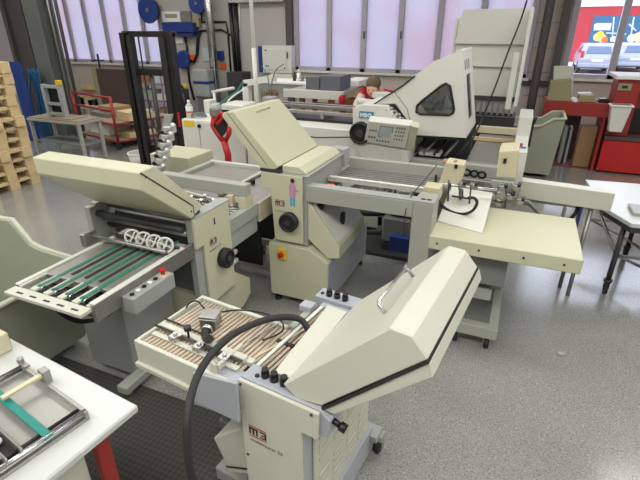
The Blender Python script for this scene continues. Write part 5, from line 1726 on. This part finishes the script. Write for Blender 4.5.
# under bench
v = az(595, 167.5, 0); u_ = az(571.5, 164.5, 0)
t_ = obj('cardboard_box', MB().box(u_.x, 1.222, 8.72, 8.95, .0, at(590, 127, 8.72).z, .004), 'card', None, 'tall brown cardboard box standing under the red workbench', 'cardboard box')
obj('metal_trestle', MB().box(.76, .80, 8.85, 9.15, 0, .62, .004).box(.84, .88, 8.85, 9.15, 0, .62, .004).box(.80, .84, 9.1, 9.15, 0, .6), 'grey', None, 'grey metal frame leaning left of the tall cardboard box', 'frame')
obj('dark_box', MB().box(.72, 1.0, 9.2, 9.5, .0, .84, .006), 'brownboard', None, 'dark brown carton behind the grey metal frame', 'carton')
obj('lino_strip', MB().box(.25, 1.24, 8.0 + .62, 10.6, .001, .008), 'maroon', None, 'maroon floor covering under the red workbench', 'floor mat')
obj('black_rod', MB().tube([at(552, 144, 9.3), at(557, 152, 9.3), (at(557, 155, 9.3).x, 9.3, .01)], .018, 8), 'black', None, 'short black bent rod on the floor behind grey-green bin', 'rod')
# red cabinet
YCb = 8.5
t = thing('tool_cabinet', 'bright red tool cabinet with pale worktop and name plate at right edge', 'cabinet', (1.9, 8.8, 0))
xc = 1.31
zl = at(620, 135, YCb).z
zu0, zu1 = at(622, 107, YCb).z, at(622, 79.5, YCb).z
obj('lower_body', MB().box(xc, 3.0, YCb, YCb + .6, .03, zl - .10, .004), 'red', t)
obj('lower_lid', MB().box(xc, 3.0, YCb - .01, YCb + .6, zl - .09, zl - .03, .004), 'brownboard', t)
obj('upper_body', MB().box(xc, 1.62, YCb + .05, YCb + .6, zl - .02, zu1, .004), 'darkred', t)
obj('upper_body', MB().box(1.62, 3.0, YCb + .35, YCb + .6, zl - .02, zu1, .004), 'darkred', t)
obj('side_gap', MB().box(1.63, 2.95, YCb + .32, YCb + .349, zl, zu0 - .05), 'black', t)
obj('worktop', MB().box(xc - .05, 3.05, YCb + .0, YCb + .85, zu1 + .001, zu1 + .05, .003), 'paper', t)
pp_ = at(625.5, 87, YCb + .045)
obj('name_plate', MB().box(pp_.x - .10, pp_.x + .08, YCb + .035, YCb + .049, pp_.z - .05, pp_.z + .05), 'khaki', t)
obj('plate_print', MB().box(pp_.x - .05, pp_.x + .03, YCb + .031, YCb + .035, pp_.z - .02, pp_.z + .02), 'ink', t)
obj('black_clamp', MB().box(1.62, 1.95, YCb + .3, YCb + .4, zu1 + .051, zu1 + .10, .01).cyl((1.72, YCb + .25, zu1 + .08), (1.72, YCb + .45, zu1 + .12), .03, 8), 'black', None, 'black clamp tool lying on the pale worktop of the red cabinet', 'tool')
t = thing('white_bin', 'white tapered plastic bin standing on the red cabinet ledge', 'bin', (1.4, YCb - .1, zl))
v0, v1, v2, v3 = (at(a, b_, YCb - .02) for a, b_ in ((610, 105), (631, 105), (626, 128), (605, 125)))
xm = (v0.x + v1.x) / 2
obj('bin_body', MB().prism([(v0.x, v0.z), (v1.x, v0.z), (v1.x - .05, v0.z - .38), (v0.x + .05, v0.z - .38)], 'y', YCb + .02 - .2, YCb + .02, .01), 'white', t)
obj('rim', MB().box(v0.x - .02, v1.x + .02, YCb - .2, YCb + .04, v0.z, v0.z + .025, .006), 'paper', t)
obj('opening', MB().box(v0.x + .01, v1.x - .01, YCb - .17, YCb + .0, v0.z + .0251, v0.z + .027), 'greyink', t)

# column in front of the wall
struct('trim_9', MB().box(.14, .22, YB - .30, YB - .24, 0, 4.6).box(.10, .26, YB - .24, YB - .15, 0, 4.6), 'beam')

# ================================================================== person working behind the long machine
hd_ = at(373.5, 86, 6.45)
px_, py_ = hd_.x, 6.45
t = thing('person', 'person with brown hair in red top bending over work at the machine', 'person', (px_, py_ + .45, 0))


def skin_obj(name, verts, edges, radii, m, parent, sub=1):
    base = LOC[parent.name]
    me = bpy.data.meshes.new(name)
    me.from_pydata([tuple(Vector(v) - base) for v in verts], edges, [])
    o = bpy.data.objects.new(name, me)
    COL.objects.link(o)
    o.parent = parent
    LOC[o.name] = base
    md = o.modifiers.new('skin', 'SKIN')
    sv = me.skin_vertices[0].data
    for i, r in enumerate(radii):
        r = r if isinstance(r, tuple) else (r, r)
        sv[i].radius = r
        sv[i].use_root = (i == 0)
    md.use_smooth_shade = True
    sd = o.modifiers.new('sub', 'SUBSURF')
    sd.levels = sub
    sd.render_levels = sub
    me.materials.append(M[m])
    return o


X, Y, Z = px_, py_, hd_.z
V_ = [(X, Y + .55, .95), (X, Y + .42, 1.12), (X, Y + .22, Z - .10), (X, Y + .12, Z - .04), (X, Y + .05, Z + .0), (X, Y - .0, Z + .02),      # pelvis, waist, chest, neck, head base, crown
      (X - .18, Y + .18, Z - .12), (X - .25, Y + .02, Z - .30), (X - .14, Y - .20, Z - .36),       # left arm
      (X + .18, Y + .18, Z - .12), (X + .25, Y + .02, Z - .30), (X + .14, Y - .20, Z - .36),
      (X - .10, Y + .55, .88), (X - .11, Y + .52, .48), (X - .11, Y + .58, .09), (X - .11, Y + .42, .03),
      (X + .10, Y + .55, .88), (X + .11, Y + .52, .48), (X + .11, Y + .58, .09), (X + .11, Y + .42, .03)]
Ed = [(0, 1), (1, 2), (2, 3), (3, 4), (4, 5), (2, 6), (6, 7), (7, 8), (2, 9), (9, 10), (10, 11), (0, 12), (12, 13), (13, 14), (14, 15), (0, 16), (16, 17), (17, 18), (18, 19)]
Rr = [(.14, .11), (.13, .10), (.15, .11), .055, .085, .07, .06, .045, .028, .06, .045, .028, .085, .06, .045, .035, .085, .06, .045, .035]
for s_, wi in ((-1, 8), (1, 11)):
    wx, wy, wz = V_[wi]
    V_.append((wx - s_ * .02, wy - .07, wz - .02)); Rr.append((.034, .018)); Ed.append((wi, len(V_) - 1))
    pi_ = len(V_) - 1
    for f in range(4):
        b0_ = len(V_)
        V_.append((wx - s_ * .02 + (f - 1.5) * .02, wy - .10, wz - .025)); Rr.append(.010)
        V_.append((wx - s_ * .02 + (f - 1.5) * .024, wy - .135 - .008 * (f in (1, 2)), wz - .045)); Rr.append(.008)
        V_.append((wx - s_ * .02 + (f - 1.5) * .024, wy - .15 - .010 * (f in (1, 2)), wz - .07)); Rr.append(.007)
        Ed += [(pi_, b0_), (b0_, b0_ + 1), (b0_ + 1, b0_ + 2)]
    b0_ = len(V_)
    V_.append((wx - s_ * .055, wy - .05, wz - .02)); Rr.append(.011)
    V_.append((wx - s_ * .07, wy - .085, wz - .035)); Rr.append(.009)
    Ed += [(pi_, b0_), (b0_, b0_ + 1)]
body = skin_obj('body', V_, Ed, Rr, 'skin', t, 2)
skin_obj('shirt', [V_[0], V_[1], V_[2], V_[6], V_[7], (X - .20, Y - .09, Z - .33), V_[9], V_[10], (X + .20, Y - .09, Z - .33), (X, Y + .17, Z - .07)],
         [(0, 1), (1, 2), (2, 3), (3, 4), (4, 5), (2, 6), (6, 7), (7, 8), (2, 9)],
         [(.155, .125), (.15, .12), (.175, .13), .08, .062, .05, .08, .062, .05, .075], 'shirt', t, 2)
skin_obj('sleeve', [V_[6], V_[7], (X - .17, Y - .14, Z - .34)], [(0, 1), (1, 2)], [.088, .07, .056], 'cloth', t, 2)
skin_obj('trousers', [(X, Y + .55, .93), V_[12], V_[13], (X - .11, Y + .57, .12), V_[16], V_[17], (X + .11, Y + .57, .12)],
         [(0, 1), (1, 2), (2, 3), (0, 4), (4, 5), (5, 6)], [(.15, .12), .10, .078, .065, .10, .078, .065], 'trouser', t, 2)
hm = MB()
hm.ball((X, Y + .0, Z + .035), .105, 1.0, 1.12, 1.0, 20, 14)
obj('hair', hm, 'hair', t)
fm = MB()
fm.ball((X, Y - .055, Z - .045), .078, 1, .85, 1.15, 16, 12)
fm.ball((X, Y - .125, Z - .065), .014, 1, 1, 1.4, 8, 6)
for s_ in (-1, 1):
    fm.ball((X + s_ * .095, Y + .01, Z - .02), .022, .5, 1, 1.3, 8, 6)
hf = obj('face', fm, 'skin', t)
em = MB()
for s_ in (-1, 1):
    em.ball((X + s_ * .03, Y - .117, Z - .04), .008, u=8, v=6)
obj('eyes', em, 'ink', hf)
obj('mouth', MB().box(X - .02, X + .02, Y - .124, Y - .115, Z - .098, Z - .093), 'shirt', hf)
for s_ in (-1, 1):
    obj('shoe', MB().box(X + s_ * .11 - .05, X + s_ * .11 + .05, Y + .35, Y + .62, .0, .08, .03), 'black', t)
wt_ = thing('packing_desk', 'white work surface with grey base in front of the bending person', 'desk', (X, 6.1, 0))
obj('desk_top', MB().box(X - .55, X + .40, 5.75, 6.38, .98, 1.02, .004), 'paper', wt_)
obj('desk_base', MB().box(X - .5, X + .35, 5.8, 6.3, 0, .979, .004), 'grey', wt_)
p = at(352, 113, 5.8)
obj('tape_dispenser', MB().cyl(at(358, 101, 5.9), at(372, 103, 5.9), .045, 12).box(at(360, 104, 5.9).x, at(371, 104, 5.9).x, 5.85, 5.97, 1.021, at(365, 104, 5.9).z, .004), 'white', None, 'white roller with metal bracket in front of the person', 'roller')
obj('white_carton', MB().box(at(372.5, 95, 6.0).x, at(389, 95, 6.0).x, 5.98, 6.14, at(380, 98, 6.0).z, at(380, 93, 6.0).z, .004).box(at(376, 95, 6.0).x, at(385, 95, 6.0).x, 6.0, 6.1, 1.021, at(380, 98, 6.0).z), 'white', None, 'white device head right beside the person', 'device')
obj('red_cloth', MB().ball(at(342, 100, YT2 - .03), .07, .9, .8, 1.3, 10, 8), 'shirt', None, 'red cloth hanging at right end of timber-legged table', 'cloth')

# ================================================================== outside
struct('trim_10', MB().box(-40, 60, YB + .21, 90, -.12, -.02), 'asphalt').__setitem__('kind', 'structure')
YR_ = 37.0
t = thing('red_building', 'red building front with blue painted panel across the yard', 'building', (8, YR_, 0))
obj('facade', MB().box(-2, 30, YR_, YR_ + 6, -.02, 3.45), 'redwall', t)
obj('roof_band', MB().box(-2.2, 30.2, YR_ - .1, YR_ + 6, 3.45, 3.75), 'paper', t)
p0, p1 = at(594, 16, YR_), at(590, 43, YR_)
mo = obj('mural_panel', MB().box(p0.x, p0.x + 9, YR_ - .06, YR_ - .001, p1.z, p0.z), 'mural', t)
bk = [0]
def blob(a, b_, r, m, name='painted_figure'):
    bk[0] += .01
    c = at(a, b_, YR_ - .07)
    obj(name, MB().cyl((c.x, YR_ - .062, c.z), (c.x, YR_ - .075 - bk[0], c.z), r * .75, 9), m, mo)
for a, b_, r, m in ((597.5, 37, .34, 'wood'), (602, 38.5, .34, 'wood'), (600, 34.8, .3, 'yellow'), (604.5, 40, .26, 'orange'), (631.5, 38, .34, 'screen'), (639, 37, .42, 'wood'), (613, 39, .24, 'screen')):
    blob(a, b_, r, m)
for (a, b_, c, d_) in ((614, 17, 612, 38), (634, 17, 630, 40), (629, 24, 636, 31), (606, 33, 626, 34), (595, 24, 594, 31)):
    u0, u1 = at(a, b_, YR_ - .07), at(c, d_, YR_ - .07)
    obj('painted_stroke', MB().cyl((u0.x, YR_ - .07, u0.z), (u1.x, YR_ - .07, u1.z), .05, 6), 'screen', mo)
c = at(603, 26.5, YR_ - .07)
obj('painted_sign', MB().box(c.x - .45, c.x + .45, YR_ - .075, YR_ - .061, c.z - .22, c.z + .2), 'screen', mo)
obj('yard_kerb', MB().box(-2, 30, YR_ - 2.5, YR_ - .2, -.02, .12), 'paper', None, 'pale kerb along the red building front', 'kerb')


def car(name, cx, cy, label, rear=True, W=1.68, Lc=3.9, Hc=1.47):
    t = thing(name, label, 'car', (cx, cy, -.02))
    side = [(-.0, .35), (-.03, .75), (.10, .95), (.38, 1.40), (.75, Hc), (2.1, Hc - .02), (2.85, 1.0), (3.75, .82), (3.9, .5), (3.85, .3), (.1, .28)]
    pr = [(cy + y, z) for y, z in side]
    b = MB().prism(pr, 'x', cx - W / 2, cx + W / 2, .05)
    for v in b.bm.verts:
        if v.co.z > .95:
            k = (v.co.z - .95) / .55
            v.co.x = cx + (v.co.x - cx) * (1 - .17 * k)
    obj('car_body', b, 'carpaint', t)
    # rear glass, lamps, bumper
    def rz_(z):   # y of the rear surface
        return cy + .10 + (z - .95) / .45 * .28 - .015
    obj('rear_window', MB().slab([(cx - .58, rz_(1.0) - .02, 1.0), (cx + .58, rz_(1.0) - .02, 1.0), (cx + .50, rz_(1.33) - .02, 1.33), (cx - .50, rz_(1.33) - .02, 1.33)], -.02), 'carglass', t)
    for s_ in (-1, 1):
        obj('tail_lamp', MB().box(cx + s_ * .74 - .08, cx + s_ * .74 + .08, cy - .02, cy + .12, .78, 1.12, .02), 'redlamp' if rear else 'screen', t)
        for dy in (.75, 3.1):
            obj('wheel', MB().cyl((cx + s_ * (W / 2 - .18), cy + dy, .29), (cx + s_ * (W / 2 + .01), cy + dy, .29), .30, 24), 'rubber', t)
        obj('side_window', MB().slab([(cx + s_ * (W / 2 - .02), cy + .55, 1.0), (cx + s_ * (W / 2 - .02), cy + 2.5, 1.0), (cx + s_ * (W / 2 - .12), cy + 2.05, 1.34), (cx + s_ * (W / 2 - .12), cy + .75, 1.34)], .012 * s_), 'carglass', t)
    obj('number_plate', MB().box(cx - .26, cx + .26, cy - .045, cy - .03, .62, .73), 'paper', t)
    obj('bumper', MB().box(cx - W / 2 + .04, cx + W / 2 - .04, cy - .07, cy + .1, .33, .52, .03), 'carpaint', t)
    return t


cA = az(591, 72, 0)
car('hatchback_car', cA.x, 28.6, 'small white hatchback seen from behind through the window, left of window bar')
cB = az(622, 68, 0)
car('hatchback_car', cB.x, 30.6, 'white car parked right of the window bar', rear=False)

# ---------------------------------------------------------------- gear under the register conveyor
t = thing('vacuum_pump', 'dark pump unit with grey boxes and hoses on floor behind the wide conveyor column', 'pump', (-.95, 4.35, 0))
obj('pump_body', MB().box(-1.12, -.80, 4.2, 4.55, .12, .42, .03), 'midgrey', t)
obj('motor', MB().cyl((-1.05, 4.3, .52), (-.72, 4.3, .52), .10, 20), 'dark', t)
obj('motor_cap', MB().cyl((-.72, 4.3, .52), (-.68, 4.3, .52), .085, 20), 'black', t)
obj('terminal_box', MB().box(-1.0, -.86, 4.22, 4.36, .62, .70, .006), 'grey', t)
obj('base_plate', MB().box(-1.35, -.60, 4.1, 4.6, .0, .04, .004).box(-1.1, -1.0, 4.2, 4.5, .04, .12).box(-.9, -.82, 4.2, 4.5, .04, .12), 'dark', t)
obj('suction_hose', MB().tube(spline([(-1.1, 4.3, .42), (-1.3, 4.25, .40), (-1.5, 4.2, .42), (-1.72, 4.25, .35)], 6), .032, 10), 'rubber', t)
obj('suction_hose', MB().tube(spline([(-1.1, 4.15, .26), (-1.3, 4.12, .24), (-1.5, 4.12, .26), (-1.7, 4.2, .25)], 6), .028, 10), 'rubber', t)
obj('filter_bowl', MB().cyl((-1.2, 4.3, .42), (-1.2, 4.3, .56), .05, 16), 'black', t)
obj('mount', MB().cyl((-1.7, 4.2, 0), (-1.7, 4.2, .40), .03, 10), 'dark', t)
obj('blue_tray', MB().box(-.98, -.72, 4.0, 4.09, .14, .30, .006), 'blue', None, 'small dark blue box in front of the dark pump unit', 'box')
obj('paper_sheet', MB().box(-.80, -.55, 3.9, 4.05, .001, .02, .002), 'paper', None, 'white sheet on the floor by the wide conveyor column', 'paper')

pass
# small things standing on the long machine behind the raised hood
for (a, b_, c, Yk, m, name, label, cat) in ((203, 100, 209, 5.12, 'white', 'small_case', 'small white case at the back edge of the switch cabinet', 'case'),
                                      (210, 104, 216, 5.0, 'screen', 'parts_tub', 'pale parts tub between switch cabinet coil and red handle', 'tub'),
                                      (262, 97, 272, 5.0, 'grey', 'motor_block', 'grey motor block on the long machine behind the raised hood top', 'motor')):
    x0, x1 = at(a, b_, Yk).x, at(c, b_, Yk).x
    zb = 1.131 if x1 < -2.97 else 1.32
    obj(name, MB().box(x0, x1, Yk, Yk + .15, zb, max(at(a, b_, Yk).z, zb + .05), .008), m, None, label, cat)

# couplings beside the black handwheel of the left folding machine
t = bpy.data.objects['folding_machine.001']
for z in (.66, .60):
    p = ax(237, 250 if z > .63 else 259, -1.80)
    obj('coupling', MB().cyl((-1.80, 2.50, p.z), (-1.80, 2.56, p.z), .022, 14).cyl((-1.80, 2.56, p.z), (-1.80, 2.575, p.z), .014, 12), 'bright', t)
